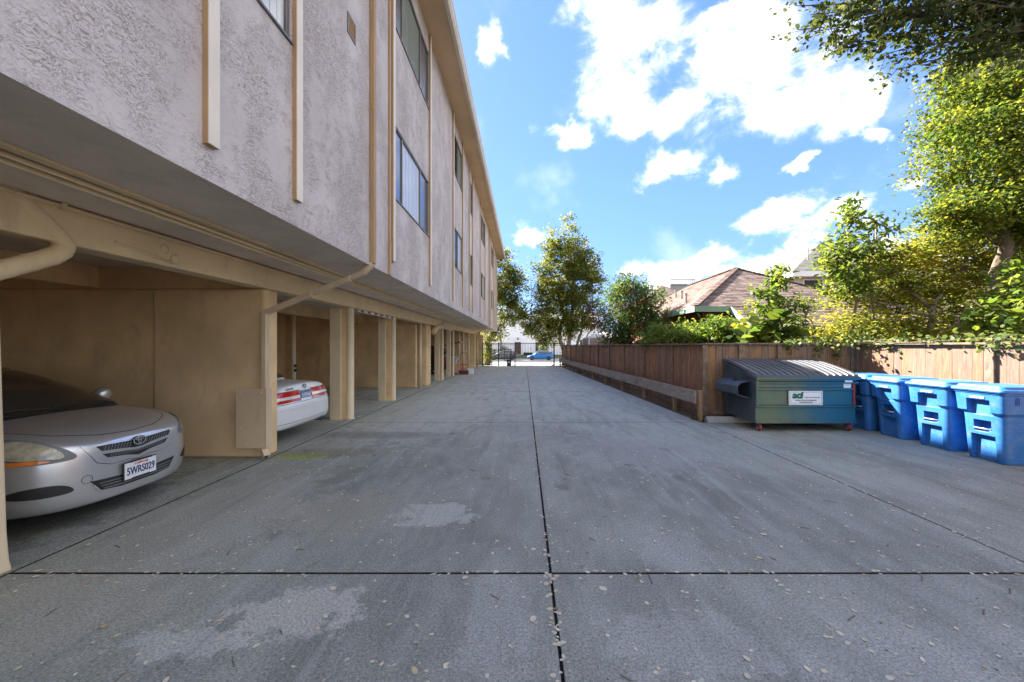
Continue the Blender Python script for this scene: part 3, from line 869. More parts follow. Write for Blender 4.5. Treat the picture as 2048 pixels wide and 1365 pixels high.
elbow([(XB - 0.05, 15.8, 2.2), (XB - 0.05, 16.1, 2.36), (XB - 0.045, 16.5, 2.47), (XB - 0.045, 17.0, 2.5), (XB - 0.05, 17.3, 2.6)], 0.13)
# patched hole in the beam
ph = MB().lathe([(0.045, -0.02), (0.055, 0.004), (0.04, 0.018), (0.02, 0.022)], (XB, 4.05, 2.58), 'x', 12)
ph.lathe([(0.05, -0.02), (0.05, 0.004), (0.03, 0.012)], (XB, 3.93, 2.66), 'x', 12)
ph.bar((XB + .004, 3.45, 2.60), (XB + .004, 4.02, 2.535), 0.012, 0.03)
ph.build('beam_patch', MATS['cream beam'], bld, True, smooth=True)
MB().box(-4.6, -4.5, 4.12, 4.26, 2.72, ZS - .002).build('junction_box', MATS['gutter paint'], bld, True, bevel=0.006)
# posts: a boxed column and a round pipe at each bay
for (yb, xb0, xb1, yr, xr, rr) in ((8.28, -4.29, -4.05, 8.42, -3.91, 0.088), (11.13, -4.33, -4.12, 11.30, -3.95, 0.085), (17.5, -4.18, -3.97, 17.85, -3.90, 0.075), (19.75, -4.09, -3.88, 20.3, -3.84, 0.07)):
    MB().box(xb0, xb1, yb, yb + 0.10, 0, 2.484).build('boxed_column', MATS['tan post'], bld, True, bevel=0.006)
    MB().box(xb1 + 0.003, xr - rr * 0.5, yb + 0.06, yb + 0.16, 0, 2.484).build('column_web', MATS['tan wall'], bld, True)
    MB().lathe([(rr + 0.012, 0), (rr + 0.012, 0.012), (rr, 0.016), (rr, 2.47), (rr + 0.02, 2.484)], (xr, yr, 0), 'z', 18).build('pipe_post', MATS['tan post'], bld, True, smooth=True)
for (x_, y_, r_) in ((-3.93, 14.2, 0.06), (-3.72, 23.0, 0.055), (-3.63, 24.6, 0.055), (-3.60, 28.95, 0.055)):
    MB().lathe([(r_, 0), (r_, 2.484)], (x_, y_, 0), 'z', 14).build('pipe_post', MATS['tan post'], bld, True, smooth=True)
ip = MB().lathe([(0.062, 0), (0.062, 2.498)], (-6.4, 10.4, 0), 'z', 14).build('pipe_post', MATS['tan post'], bld, True, smooth=True)
hb = MB()
for z in (0.92, 1.05): hb.box(-6.335, -6.30, 10.33, 10.42, z, z + 0.07)
hb.build('bracket', MATS['black iron'], ip)
# strapped strip under the beam
st = MB().box(XB - 0.11, XB - 0.05, 8.7, 11.1, 2.42, 2.478).build('under_beam_strip', MATS['gutter paint'], bld, True)
bk = MB()
for k in range(6): bk.box(XB - 0.115, XB - 0.04, 8.78 + k * .4, 8.93 + k * .4, 2.43, 2.47)
bk.build('strap', MATS['black plastic'], st)
st = MB().box(XB - 0.11, XB - 0.05, 18.0, 20.1, 2.42, 2.478).build('under_beam_strip', MATS['gutter paint'], bld, True)
# downspouts: down the wall, slanting under the soffit, down the end of the wing wall
def downspout(y, xe, plate):
    w, t = 0.085, 0.065
    zt = 2.12
    b = MB().box(XW + 0.004, XW + 0.004 + t, y - w / 2, y + w / 2, 2.83, ZR - 0.01)
    d1 = b.build('downspout', MATS['trim brown'], bld, True, bevel=0.006)
    sb = MB().bar((XW + 0.035, y - .001, 2.83), (XW - 0.10, y - .001, 2.70), w + .004, t).bar((XW - 0.09, y, 2.705), (xe + 0.03, y, zt + 0.0), w, t).build('downspout_slant', MATS['downspout paint'], bld, True, bevel=0.006)
    for (q, r_) in ((0.14, 1), (0.52, 1)):
        c = Vector((XW - 0.09, y, 2.705)).lerp(Vector((xe + 0.03, y, zt)), q)
        MB().obox(c, (0.03, w + 0.012, t + 0.014), Matrix.Rotation(math.atan2(2.705 - zt, xe - XW) * -1, 3, 'Y')).build('pipe_strap', MATS['cream trim'], bld, True)
    b = MB().box(xe, xe + t, y - w / 2 - .002, y + w / 2 + .002, 0.10, zt + 0.01)
    d2 = b.build('downspout_leg', MATS['downspout paint'], bld, True, bevel=0.006)
    sh = MB().bar((xe + t * .5, y - .02, 0.14), (xe + t * .5 + 0.06, y - .06, 0.055), w, t * .98).build('outlet', MATS['downspout paint'], d2)
    MB().obox((xe + t * .5 + 0.064, y - .0625, 0.051), (0.004, w * .8, t * .75), Matrix.Rotation(R(35), 3, 'Y')).build('outlet_mouth', MATS['black plastic'], d2)
    if plate:
        pg = MB()
        pg.box(-4.14, xe + t + .014, y - w / 2 - .012, y - w / 2 - .006, 0.17, 1.03)
        pg.box(xe + t + .006, xe + t + .014, y - w / 2 - .012, y + w / 2 + .03, 0.17, 1.03)
        po = pg.build('guard_plate', MATS['downspout paint'], bld, True, bevel=0.003)
        bo = MB()
        for (x_, z_) in ((-4.07, 0.95), (-4.07, 0.46), (-3.98, 0.235), (-3.77, 0.97), (-3.77, 0.71), (-3.77, 0.46), (-3.77, 0.22)):
            bo.lathe([(0.012, -0.016), (0.012, -0.008), (0.006, 0)], (x_, y - w / 2 - .010, z_), 'y', 8)
        bo.build('bolt', MATS['cream trim'], po)
    return d2
downspout(5.44, -3.785, True)
downspout(23.6, -3.70, False)
MB().box(-4.3, -3.93, 27.25, 27.38, 1.0, 1.65).build('meter_box', MATS['ink grey'], bld, True, bevel=0.02)

# ------------------------------------------------------------------ wooden fences
def board_mesh(w, h, mat, t=0.019):
    return MB().box(-w / 2, w / 2, -t / 2, t / 2, 0, h).mesh('fence_board', MATS[mat])


def run_fence(p0, p1, label, mat, posts, side, bw=0.142, top=1.66, z0=0.06, postmat='fence trim', cap=True, kick=True):
    """boards from p0 to p1; side is the unit vector towards the posts"""
    p0, p1 = Vector((p0[0], p0[1], 0)), Vector((p1[0], p1[1], 0))
    d_ = p1 - p0; L = d_.length; d_.normalize()
    ang = math.atan2(d_.y, d_.x)
    side = Vector((side[0], side[1], 0))
    root = thing('wooden_fence', p0, label, 'fence', 'wooden board fences around the lot')
    n = int(L / (bw + 0.003))
    me = board_mesh(bw, top - z0, mat)
    for k in range(n):
        o = link('board', me, root)
        off = -side * rng.uniform(0.0, 0.012)
        o.location = d_ * ((k + 0.5) * L / n) + off + Vector((0, 0, z0 - rng.uniform(0, .02)))
        o.rotation_euler = (0, 0, ang + rng.uniform(-.012, .012))
    for q in posts:
        s_, w = q if isinstance(q, tuple) else (q, 0.085)
        c = p0 + d_ * s_ + side * 0.030
        MB().obox(c + Vector((0, 0, (top + 0.0) / 2)), (w, 0.038, top - 0.004), Matrix.Rotation(ang, 3, 'Z')).build('post', MATS[postmat], root, True, bevel=0.004, seg=1)
    if cap:
        c = p0 + d_ * (L / 2) + side * 0.012
        MB().obox(c + Vector((0, 0, top + 0.018)), (L + 0.05, 0.13, 0.034), Matrix.Rotation(ang, 3, 'Z')).build('cap_rail', MATS[postmat], root, True, bevel=0.004, seg=1)
        c = p0 + d_ * (L / 2) + side * 0.024
    if kick:
        c = p0 + d_ * (L / 2) + side * 0.022
        MB().obox(c + Vector((0, 0, 0.13)), (L, 0.035, 0.075), Matrix.Rotation(ang, 3, 'Z')).build('bottom_rail', MATS[postmat], root, True, bevel=0.004, seg=1)
    return root


FY = 8.45
lane_posts = [y - 8.44 for y in (9.99, 12.03, 14.1, 16.1, 18.1, 19.9, 21.9, 23.9, 25.9, 27.9, 29.9)]
run_fence((fence_x(8.44), 8.44), (fence_x(30.2), 30.2), 'long dark weathered board fence running beside the lane towards the iron gate', 'fence board dark', lane_posts, (-1, 0), top=1.655, postmat='fence trim')
run_fence((4.02, FY), (7.43, FY), 'brown board fence standing straight behind the dumpster', 'fence board brown', [(0.04, 0.11), (0.87, 0.14), (1.71, 0.09), (3.36, 0.09)], (0, -1), top=1.665)
run_fence((7.44, FY - .03), (7.44, 0.2), 'sunlit tan board fence behind the row of blue carts', 'fence board tan', [(0.05, 0.1), (2.46, 0.12), (4.6, 0.12), (7, .12)], (-1, 0), top=1.66)

# ------------------------------------------------------------------ bumper rail along the lane fence
rail = thing('guard_rail', (3.80, 8.3, 0), 'low grey plank guard rail on short posts along the dark lane fence', 'guard rail')
Ys = [8.28, 11.55, 16.05, 20.55, 25.0, 29.6]
for i in range(len(Ys) - 1):
    a, c = Ys[i] + 0.02, Ys[i + 1] - 0.02
    MB().bar((rail_x(a), a, 0.50), (rail_x(c), c, 0.50), 0.042, 0.285).build('plank', MATS['rail board'], rail, True, bevel=0.006)
for y_ in (8.26, 9.5, 11.6, 13.8, 16.1, 18.4, 20.6, 22.8, 25.05, 27.3, 29.5):
    tall = y_ in (8.26, 11.6, 16.1, 20.6, 25.05)
    x_ = rail_x(y_) + 0.068
    MB().box(x_ - .042, x_ + .045, y_ - .045, y_ + .045, -0.08, 0.66 if tall else 0.49).build('post', MATS['rail post wood'], rail, True, bevel=0.006)

# dirt strip at the foot of the fence, with weeds
sb = MB()
ys = np.linspace(8.4, 30.2, 40)
for i in range(len(ys) - 1):
    za = -0.02 + rng.uniform(-.01, .01)
    sb.quad((rail_x(ys[i]) - 0.04, ys[i], -0.021), (fence_x(ys[i]) + .1, ys[i], 0.0), (fence_x(ys[i + 1]) + .1, ys[i + 1], 0.0), (rail_x(ys[i + 1]) - 0.04, ys[i + 1], -0.021))
tag(sb.build('soil_strip', MATS['soil'], fix=False), kind='structure')

# ------------------------------------------------------------------ wheel stop
prof = [(-0.075, 0), (0.075, 0), (0.065, 0.07), (0.04, 0.125), (-0.04, 0.125), (-0.065, 0.07)]
ws = MB().prism(prof, 'x', 3.90, 5.72).build('wheel_stop', MATS['pavement concrete'], bevel=0.012)
ws.location = (0, 8.03, 0.001)
tag(ws, 'concrete wheel stop lying in front of the brown fence by the dumpster', 'wheel stop')

# ------------------------------------------------------------------ dumpster
carve = []


def dumpster():
    m, nt, b, out = new_mat('dumpster paint')
    p = pos(nt)
    x = N(nt, 'ShaderNodeSeparateXYZ', {}, {0: p}).outputs[0]
    n1 = noise(nt, p, 2.2, 5, 0.65, 0.4)
    drip = noise(nt, scl(nt, p, (16, 16, 0.7)), 2.2, 4, 0.6)
    k = SS(nt, M_(nt, 'ADD', x, M_(nt, 'MULTIPLY', M_(nt, 'SUBTRACT', n1, 0.5), 1.4)), 4.7, 5.9)
    c = MIX(nt, k, (0.12, 0.165, 0.095, 1), (0.010, 0.115, 0.20, 1))     # green on the left blending to blue on the right
    c = MIX(nt, M_(nt, 'MULTIPLY', SS(nt, n1, 0.45, 0.7), 0.5), c, (0.03, 0.12, 0.13, 1))
    c = MIX(nt, M_(nt, 'MULTIPLY', SS(nt, drip, 0.58, 0.75), 0.35), c, (0.16, 0.17, 0.15, 1))
    c = MIX(nt, M_(nt, 'MULTIPLY', SS(nt, noise(nt, p, 24, 5, 0.75), 0.62, 0.72), 0.75), c, (0.24, 0.21, 0.17, 1))
    z = N(nt, 'ShaderNodeSeparateXYZ', {}, {0: p}).outputs[2]
    rust = M_(nt, 'MULTIPLY', SS(nt, noise(nt, p, 9, 6, 0.7), 0.5, 0.66), SS(nt, z, 0.34, 0.18))
    c = MIX(nt, M_(nt, 'MULTIPLY', rust, 0.7), c, (0.10, 0.055, 0.035, 1))
    setc(nt, b, c)
    b.inputs['Roughness'].default_value = 0.48
    bump(nt, b, n1, 0.12, 0.02)
    MATS['dumpster'] = m
    paint('dumpster dark', (0.055, 0.078, 0.105), 0.5, 0.3, 3, dirt=(0.09, 0.085, 0.075), dirt_amt=0.4)
    paint('lid plastic', (0.085, 0.088, 0.10), 0.38, 0.12, 2, dirt=(0.17, 0.165, 0.16), dirt_amt=0.5, bmp=0.1, bscale=30)
    paint('caster rubber', (0.24, 0.035, 0.03), 0.6, 0.3, 9, dirt=(0.08, 0.05, 0.04), dirt_amt=0.6)
    DM = MATS['dumpster']
    d0 = thing('dumpster', (5.35, 7.7, 0), 'green and blue steel dumpster with a slanted ribbed lid on red casters', 'dumpster')
    x0, x1, yf, yb = 4.42, 6.33, 7.16, 8.26
    b = MB()
    t = 0.012
    zb, zf, zr = 0.18, 1.06, 1.30
    prof = [(yf, zb), (yb, zb), (yb, zr), (yf, zf)]
    # four plates and a floor
    b.box(x0, x1, yf, yf + t, zb, zf)
    b.box(x0, x1, yb - t, yb, zb, zr)
    b.prism([(yf + t, zb), (yb - t, zb), (yb - t, zr), (yf + t, zf)], 'x', x1 - t, x1)
    b.box(x0, x1, yf + t, yb - t, zb, zb + t)
    b.build('body', DM, d0, True, bevel=0.004, seg=1)
    MB().prism([(yf + .001, zb), (yb, zb), (yb, zr), (yf + .001, zf)], 'x', x0 - .004, x0 + t).build('side_plate', MATS['dumpster dark'], d0, True, bevel=0.004, seg=1)
    # pressed ribs of the front
    f = MB()
    f.box(x0 - .01, x1 + .06, yf - 0.055, yf, 0.995, 1.062)
    f.box(x0 + .03, x1 + .045, yf - 0.03, yf, 0.92, 0.945)
    f.box(x0 + .02, x1 - .06, yf - 0.035, yf, 0.80, 0.83)
    f.box(x0 + .005, x1 - .02, yf - 0.035, yf, 0.47, 0.50)
    f.prism([(yf, 0.995), (yf - .03, 0.99), (yf - .03, .965), (yf, .95)], 'x', x0 + .03, x1 + .01)
    f.build('front_rib', DM, d0, True, bevel=0.006)
    sm = MB().box(x0 + .05, x1 - .07, yf - .003, yf, 0.832, 0.846).box(x0 + .05, x1 - .03, yf - .003, yf, 0.502, 0.514).box(x0 + .05, x1 - .02, yf - .003, yf, 0.945, 0.95)  # thin dark strips that paint the shade lines above the ribs
    tag(sm.build('rib_shade', MATS['black plastic'], d0, True), kind='stuff')
    MB().box(x0 + .0, x0 + .045, yf - .028, yf, 0.47, 0.99).build('corner_post', DM, d0, True, bevel=0.006)
    MB().box(x1 - .065, x1 - .02, yf - .022, yf, 0.51, 0.92).build('corner_post', MATS['caster rubber'], d0, True, bevel=0.006)
    MB().box(x0, x1 + .01, yf - .02, yf + .06, zb - .02, zb + .012).build('base_rail', DM, d0, True, bevel=0.006)
    # fork pocket on each side
    for sx, xa in ((-1, x0), (1, x1)):
        s = MB()
        a, c = xa, xa + sx * 0.27
        w = 0.012
        # a tube of steel plate, open at the front
        poly = [(a, 0.96), (c - sx * .07, 0.93), (c, 0.85), (c, 0.70), (c - sx * .06, 0.665), (a, 0.60)]
        inn = [(a, 0.945), (c - sx * .075, 0.915), (c - sx * .012, 0.845), (c - sx * .012, 0.705), (c - sx * .06, 0.678), (a, 0.62)]
        ya, yc = 7.30, 8.12
        n = len(poly)
        vs = [(u, ya, z) for u, z in poly] + [(u, yc, z) for u, z in poly] + [(u, ya, z) for u, z in inn] + [(u, yc, z) for u, z in inn]
        fs = []
        for k in range(n - 1):
            fs += [(k, k + 1, n + k + 1, n + k), (2 * n + k, 3 * n + k, 3 * n + k + 1, 2 * n + k + 1), (k, 2 * n + k, 2 * n + k + 1, k + 1), (n + k, n + k + 1, 3 * n + k + 1, 3 * n + k)]
        s.add(vs, fs)
        po = s.build('fork_pocket', MATS['dumpster dark'], d0, True)
        MB().bar((a + sx * .10, 7.62, 0.952), (a + sx * .16, 7.62, 0.93), .02, .05).tube([(a + sx * .09, 7.55, .95), (a + sx * .11, 7.55, .985), (a + sx * .17, 7.55, .955), (a + sx * .18, 7.55, .92)], .007, 6).build('lug', MATS['black plastic'], po)
    # two ribbed lids
    def lid(xa, xb, hump, name='lid'):
        b = MB()
        nr = 8
        pts = []
        ny = 10
        yA, yB = yf - 0.05, yb + 0.02
        cols = []
        for k in range(nr):
            u0 = xa + (xb - xa) * k / nr; u1 = xa + (xb - xa) * (k + 1) / nr; w = (u1 - u0)
            cols += [(u0 + .001, 0), (u0 + w * .16, 0), (u0 + w * .24, 1), (u0 + w * .92, 1), (u1 - .001, 0)]
        top, bot = [], []
        for j in range(ny + 1):
            t_ = j / ny
            y_ = yA + (yB - yA) * t_
            for (u, r_) in cols:
                s_ = (u - xa) / (xb - xa)
                zz = zf + 0.012 + (zr - zf + 0.03) * t_ + hump * math.sin(PI * min(1, t_ * 1.05)) ** 1.0 * (0.55 + 0.45 * math.sin(PI * s_))
                top.append((u, y_, zz + r_ * 0.028 * (1 if 0 < j < ny else 0.6)))
                bot.append((u, y_, zz - 0.006))
        nc = len(cols)
        vs = top + bot; o = len(top)
        fs = []
        for j in range(ny):
            for k in range(nc - 1):
                a = j * nc + k
                fs.append((a, a + 1, a + nc + 1, a + nc)); fs.append((o + a, o + a + nc, o + a + nc + 1, o + a + 1))
        for k in range(nc - 1):
            fs.append((k, o + k, o + k + 1, k + 1)); a = ny * nc + k; fs.append((a, a + 1, o + a + 1, o + a))
        for j in range(ny):
            a = j * nc; fs.append((a, a + nc, o + a + nc, o + a)); a = j * nc + nc - 1; fs.append((a, o + a, o + a + nc, a + nc))
        b.add(vs, fs)
        b.build(name, MATS['lid plastic'], d0, True)
        MB().box(xa + .01, xb - .01, yA - .012, yA + .02, zf - .018, zf + .014).build('lid_lip', MATS['lid plastic'], d0, True, bevel=.004)
    lid(x0 - .03, (x0 + x1) / 2 - .004, 0.02)
    lid((x0 + x1) / 2 + .004, x1 + .02, 0.035)
    MB().tube([(x0 - .02, yb + .03, zr + .03), (x1 + .02, yb + .03, zr + .03)], 0.014, 8).build('hinge_rod', MATS['dumpster dark'], d0, True)
    MB().prism([(yf - .05, zf - .04), (yb + .01, zr - .04), (yb + .01, zr + .012), (yf - .05, zf + .012)], 'x', x0 - .045, x0 - .032).build('lid_edge', MATS['dumpster dark'], d0, True)
    # casters
    for (cx, cy) in ((x0 + .10, yf + .06), (x1 - .10, yf + .06), (x0 + .10, yb - .1), (x1 - .10, yb - .1)):
        c = MB().box(cx - .06, cx + .06, cy - .05, cy + .05, zb - .022, zb - .006).box(cx - .035, cx - .029, cy - .03, cy + .03, 0.06, zb - .02).box(cx + .029, cx + .035, cy - .03, cy + .03, 0.06, zb - .02) \
            .build('caster', MATS['dumpster dark'], d0, True, bevel=.003)
        MB().lathe([(.045, -.024), (.068, -.022), (.075, -.012), (.075, .012), (.068, .022), (.045, .024)], (cx, cy, .0755), 'x', 18).build('caster_wheel', MATS['caster rubber'], c, smooth=False)
        MB().lathe([(.044, -.027), (.044, .027)], (cx, cy, .0755), 'x', 12).build('hub', MATS['alloy'], c)
    # sign and sticker
    sx0, sx1, sz0, sz1 = 5.03, 5.675, 0.512, 0.782
    yp = yf - 0.037
    sg = MB().box(sx0, sx1, yp, yp + .012, sz0, sz1).build('sign', MATS['plate white'], d0, True, bevel=.002, seg=1)
    br = MB()
    i_, w_ = .018, .006
    for q in ((sx0 + i_, sx1 - i_, sz0 + i_, sz0 + i_ + w_), (sx0 + i_, sx1 - i_, sz1 - i_ - w_, sz1 - i_), (sx0 + i_, sx0 + i_ + w_, sz0 + i_ + w_, sz1 - i_ - w_), (sx1 - i_ - w_, sx1 - i_, sz0 + i_ + w_, sz1 - i_ - w_)):
        br.box(q[0], q[1], yp - .0012, yp, q[2], q[3])
    br.build('sign_border', MATS['ink green'], sg)
    rot = (PI / 2, 0, 0)
    put_text('lettering', text_mesh('aci', 0.165, MATS['ink green'], bold=0.012, shear=0.15, width=0.215), sg, (sx0 + .165, yp - .002, sz0 + .187), rot)
    put_text('lettering', text_mesh('ALAMEDA COUNTY INDUSTRIES', 0.026, MATS['ink grey'], width=0.30), sg, (sx0 + .44, yp - .002, sz0 + .148), rot)
    put_text('lettering', text_mesh('DISPOSAL AND RECYCLING SERVICES', 0.026, MATS['ink grey'], bold=.001, width=0.40), sg, (sx0 + .325, yp - .002, sz0 + .092), rot)
    put_text('lettering', text_mesh('PHONE (510) 357-7282', 0.026, MATS['ink grey'], bold=.001, width=0.25), sg, (sx0 + .325, yp - .002, sz0 + .054), rot)
    MB().box(6.10, 6.24, yf - .0045, yf - .0005, 0.835, 0.918).build('sticker', MATS['plate white'], d0, True)
    MB().box(6.10, 6.24, yf - .0335, yf - .0305, 0.947, 0.985).build('sticker', MATS['plate white'], d0, True)


dumpster()

# ------------------------------------------------------------------ blue recycling carts
def cart_mat():
    m, nt, b, out = new_mat('cart plastic')
    p = pos(nt)
    n1 = noise(nt, p, 3.0, 5, 0.6)
    c = MIX(nt, SS(nt, n1, 0.3, 0.7), (0.014, 0.125, 0.40, 1), (0.04, 0.185, 0.50, 1))
    sc = noise(nt, scl(nt, p, (3, 14, 30)), 3.0, 4, 0.7)
    c = MIX(nt, M_(nt, 'MULTIPLY', SS(nt, sc, 0.52, 0.72), 0.4), c, (0.20, 0.36, 0.60, 1))
    c = MIX(nt, M_(nt, 'MULTIPLY', SS(nt, noise(nt, p, 7, 5, 0.65), 0.50, 0.72), 0.4), c, (0.16, 0.19, 0.24, 1))
    setc(nt, b, c)
    nt.links.new(M_(nt, 'ADD', 0.36, M_(nt, 'MULTIPLY', n1, 0.2)), b.inputs['Roughness'])
    bump(nt, b, noise(nt, p, 160, 2, 0.5), 0.1, 0.003)
    MATS['cart'] = m


cart_mat()


def ring(xf, xb_, hw, z, r, n=5):
    """rounded rectangle: front at -x"""
    pts = []
    for (cx, cy, a0) in ((xf + r, -hw + r, 180), (xb_ - r, -hw + r, 270), (xb_ - r, hw - r, 0), (xf + r, hw - r, 90)):
        for k in range(n + 1):
            a = R(a0 + 90 * k / n)
            pts.append((cx + r * math.cos(a), cy + r * math.sin(a), z))
    return pts


def loft(b, rings, cap0=True, cap1=True, mat=0):
    n = len(rings[0]); vs = [v for r_ in rings for v in r_]; fs = []
    for i in range(len(rings) - 1):
        for k in range(n): fs.append((i * n + k, i * n + (k + 1) % n, (i + 1) * n + (k + 1) % n, (i + 1) * n + k))
    if cap0: fs.append(tuple(range(n - 1, -1, -1)))
    if cap1: fs.append(tuple((len(rings) - 1) * n + k for k in range(n)))
    return b.add(vs, fs, mat)


def cutter(boxes):
    b = MB()
    for q in boxes: b.box(*q)
    return b.build('cutter', MATS['cart'])


def make_cart():
    root = thing('recycling_cart', (0, 0, 0), 'blue wheeled recycling cart', 'bin')
    b = MB()
    loft(b, [ring(-0.235, 0.30, 0.225, 0.0, 0.07), ring(-0.25, 0.30, 0.235, 0.05, 0.07), ring(-0.285, 0.31, 0.258, 0.62, 0.075),
             ring(-0.29, 0.312, 0.262, 0.665, 0.075), ring(-0.335, 0.32, 0.295, 0.705, 0.06), ring(-0.352, 0.335, 0.308, 0.955, 0.055), ring(-0.365, 0.345, 0.318, 0.965, 0.055), ring(-0.365, 0.345, 0.318, 0.99, 0.055)])
    body = b.build('body', MATS['cart'], root)
    cut = cutter([(-0.5, -0.268, -0.14, 0.14, 0.655, 0.875), (-0.5, -0.17, -0.105, 0.105, 0.415, 0.575), (-0.5, -0.195, -0.145, 0.145, -0.1, 0.365)])
    md = body.modifiers.new('cut', 'BOOLEAN'); md.operation = 'DIFFERENCE'; md.object = cut; md.solver = 'EXACT'
    me = baked(body)
    body.modifiers.clear(); body.data = me
    bpy.data.objects.remove(cut)
    smooth_by_angle(me, 32)
    bev(body, 0.006, 2, 35)
    MB().tube([(-0.272, -0.104, 0.455), (-0.272, 0.104, 0.455)], 0.013, 10).build('catch_bar', MATS['alloy'], root, smooth=True)
    # ribs by the corners
    for s in (-1, 1):
        for k in range(3): MB().box(-0.19 + k * 0.02, -0.182 + k * 0.02, s * 0.309 - .004, s * 0.309 + .004, 0.83, 0.93).build('grip_rib', MATS['cart'], body)
    l = MB()
    loft(l, [ring(-0.385, 0.36, 0.330, 0.992, 0.05), ring(-0.392, 0.365, 0.336, 1.012, 0.055), ring(-0.385, 0.365, 0.330, 1.034, 0.055), ring(-0.35, 0.345, 0.300, 1.046, 0.06), ring(-0.335, 0.335, 0.285, 1.075, 0.06), ring(-0.20, 0.22, 0.16, 1.088, 0.05)])
    lo = l.build('lid', MATS['cart'], root)
    smooth_by_angle(lo.data, 30)
    MB().tube([(0.33, -0.27, 1.0), (0.41, -0.27, 1.03), (0.43, -0.25, 1.035), (0.43, 0.25, 1.035), (0.41, 0.27, 1.03), (0.33, 0.27, 1.0)], 0.014, 8).build('handle', MATS['cart'], root, smooth=True)
    for s in (-1, 1):
        MB().lathe([(.06, -.025), (.125, -.025), (.13, -.012), (.13, .012), (.125, .025), (.06, .025)], (0.30, s * .285, 0.13), 'y', 18).build('wheel', MATS['tyre rubber'], root, smooth=False)
    MB().tube([(0.30, -.27, .13), (0.30, .27, .13)], 0.012, 8).build('axle', MATS['alloy'], root)
    t = put_text('lettering', text_mesh('RECYCLABLES', 0.034, MATS['ink white'], bold=.0015, width=0.17), root, (-0.3565, 0, 0.905), (PI / 2, 0, -PI / 2))
    return root


proto = make_cart()
spots = [(7.42, 'hindmost blue cart half hidden behind the right end of the dumpster'), (6.75, 'shaded blue cart next to the hindmost one, its front mostly in shadow'),
         (6.05, 'sunlit blue cart between the shaded one and the nearest one'), (5.36, 'nearest blue cart at the right edge, with a green sheen on its side')]
for i, (y_, lab) in enumerate(spots):
    o = proto if i == 0 else copy_tree(proto)
    o.location = (6.84, y_, 0.003)
    o.rotation_euler = (0, 0, R([2, -3, 1, -2][i]))
    tag(o, lab, 'bin', 'blue recycling carts along the fence')

# ------------------------------------------------------------------ cars
# local axes: x forward, y left, z up; origin on the ground under the middle
class Car:
    def __init__(s, root, paint_mat):
        s.root = root; s.paint = MATS[paint_mat]; s.trees = {}

    def surface(s, key, me):
        bm = bmesh.new(); bm.from_mesh(me)
        bmesh.ops.triangulate(bm, faces=bm.faces)
        s.trees[key] = BVHTree.FromBMesh(bm)
        bm.free()

    def project(s, a, c, side, key):
        t = s.trees[key]
        o, d_ = {'front': (Vector((6, a, c)), Vector((-1, 0, 0))), 'rear': (Vector((-6, a, c)), Vector((1, 0, 0))),
                 'left': (Vector((a, 6, c)), Vector((0, -1, 0))), 'right': (Vector((a, -6, c)), Vector((0, 1, 0))),
                 'top': (Vector((a, c, 6)), Vector((0, 0, -1)))}[side]
        h = t.ray_cast(o, d_)
        if h[0] is None:
            q = {'front': Vector((3, a, c)), 'rear': Vector((-3, a, c)), 'left': Vector((a, 2, c)), 'right': Vector((a, -2, c)), 'top': Vector((a, c, 2))}[side]
            h = t.find_nearest(q)
        return h[0], (h[1] if h[1].dot(d_) < 0 else -h[1])

    def patch(s, name, poly, side, mat, key='body', off=0.004, grid=0.05, thick=0.012, parent=None, rim=0.0):
        bm = bmesh.new()
        vs = [bm.verts.new((p[0], p[1], 0)) for p in poly]
        bm.faces.new(vs)
        bmesh.ops.triangulate(bm, faces=bm.faces)
        for ax in (0, 1):
            lo = min(p[ax] for p in poly); hi = max(p[ax] for p in poly)
            k = math.floor(lo / grid) + 1
            while k * grid < hi:
                co = [0, 0, 0]; co[ax] = k * grid; no = [0, 0, 0]; no[ax] = 1
                bmesh.ops.bisect_plane(bm, geom=bm.verts[:] + bm.edges[:] + bm.faces[:], plane_co=co, plane_no=no)
                k += 1
        bmesh.ops.remove_doubles(bm, verts=bm.verts, dist=1e-5)
        for v in bm.verts:
            q, n = s.project(v.co.x, v.co.y, side, key)
            v.co = q + n * off
        me = bpy.data.meshes.new(name)
        # a skirt gives the piece its thickness
        bm.normal_update()
        ext = bmesh.ops.extrude_edge_only(bm, edges=[e for e in bm.edges if e.is_boundary])
        nv = [g_ for g_ in ext['geom'] if isinstance(g_, bmesh.types.BMVert)]
        d_ = {'front': Vector((-1, 0, 0)), 'rear': Vector((1, 0, 0)), 'left': Vector((0, -1, 0)), 'right': Vector((0, 1, 0)), 'top': Vector((0, 0, -1))}[side]
        for v in nv: v.co += d_ * thick
        bmesh.ops.recalc_face_normals(bm, faces=bm.faces)
        bm.to_mesh(me); bm.free()
        me.materials.append(MATS[mat] if isinstance(mat, str) else mat)
        smooth_by_angle(me, 50)
        return link(name, me, parent or s.root)

    def line(s, name, pts, side, w=0.006, mat='black plastic', key='body', off=0.0015, parent=None):
        """a shut line or trim strip laid on the surface"""
        fin = []
        for i in range(len(pts) - 1):
            a, c = Vector(pts[i]), Vector(pts[i + 1]); n = max(1, int((c - a).length / 0.04))
            fin += [a.lerp(c, k / n) for k in range(n)]
        fin.append(Vector(pts[-1]))
        q3 = [s.project(p.x, p.y, side, key) for p in fin]
        b = MB()
        for i in range(len(q3) - 1):
            (a, n1), (c, n2) = q3[i], q3[i + 1]
            if (c - a).length > 0.3: continue
            d_ = (c - a); 
            if d_.length < 1e-6: continue
            d_.normalize(); sd = d_.cross(n1).normalized() * w * .5
            o1, o2 = n1 * off, n2 * off
            b.add([a + o1 - sd, a + o1 + sd, c + o2 + sd, c + o2 - sd, a - n1 * .004 - sd, a - n1 * .004 + sd, c - n2 * .004 + sd, c - n2 * .004 - sd], [(0, 1, 2, 3), (0, 3, 7, 4), (1, 5, 6, 2)])
        return b.build(name, MATS[mat], parent or s.root, fix=False)


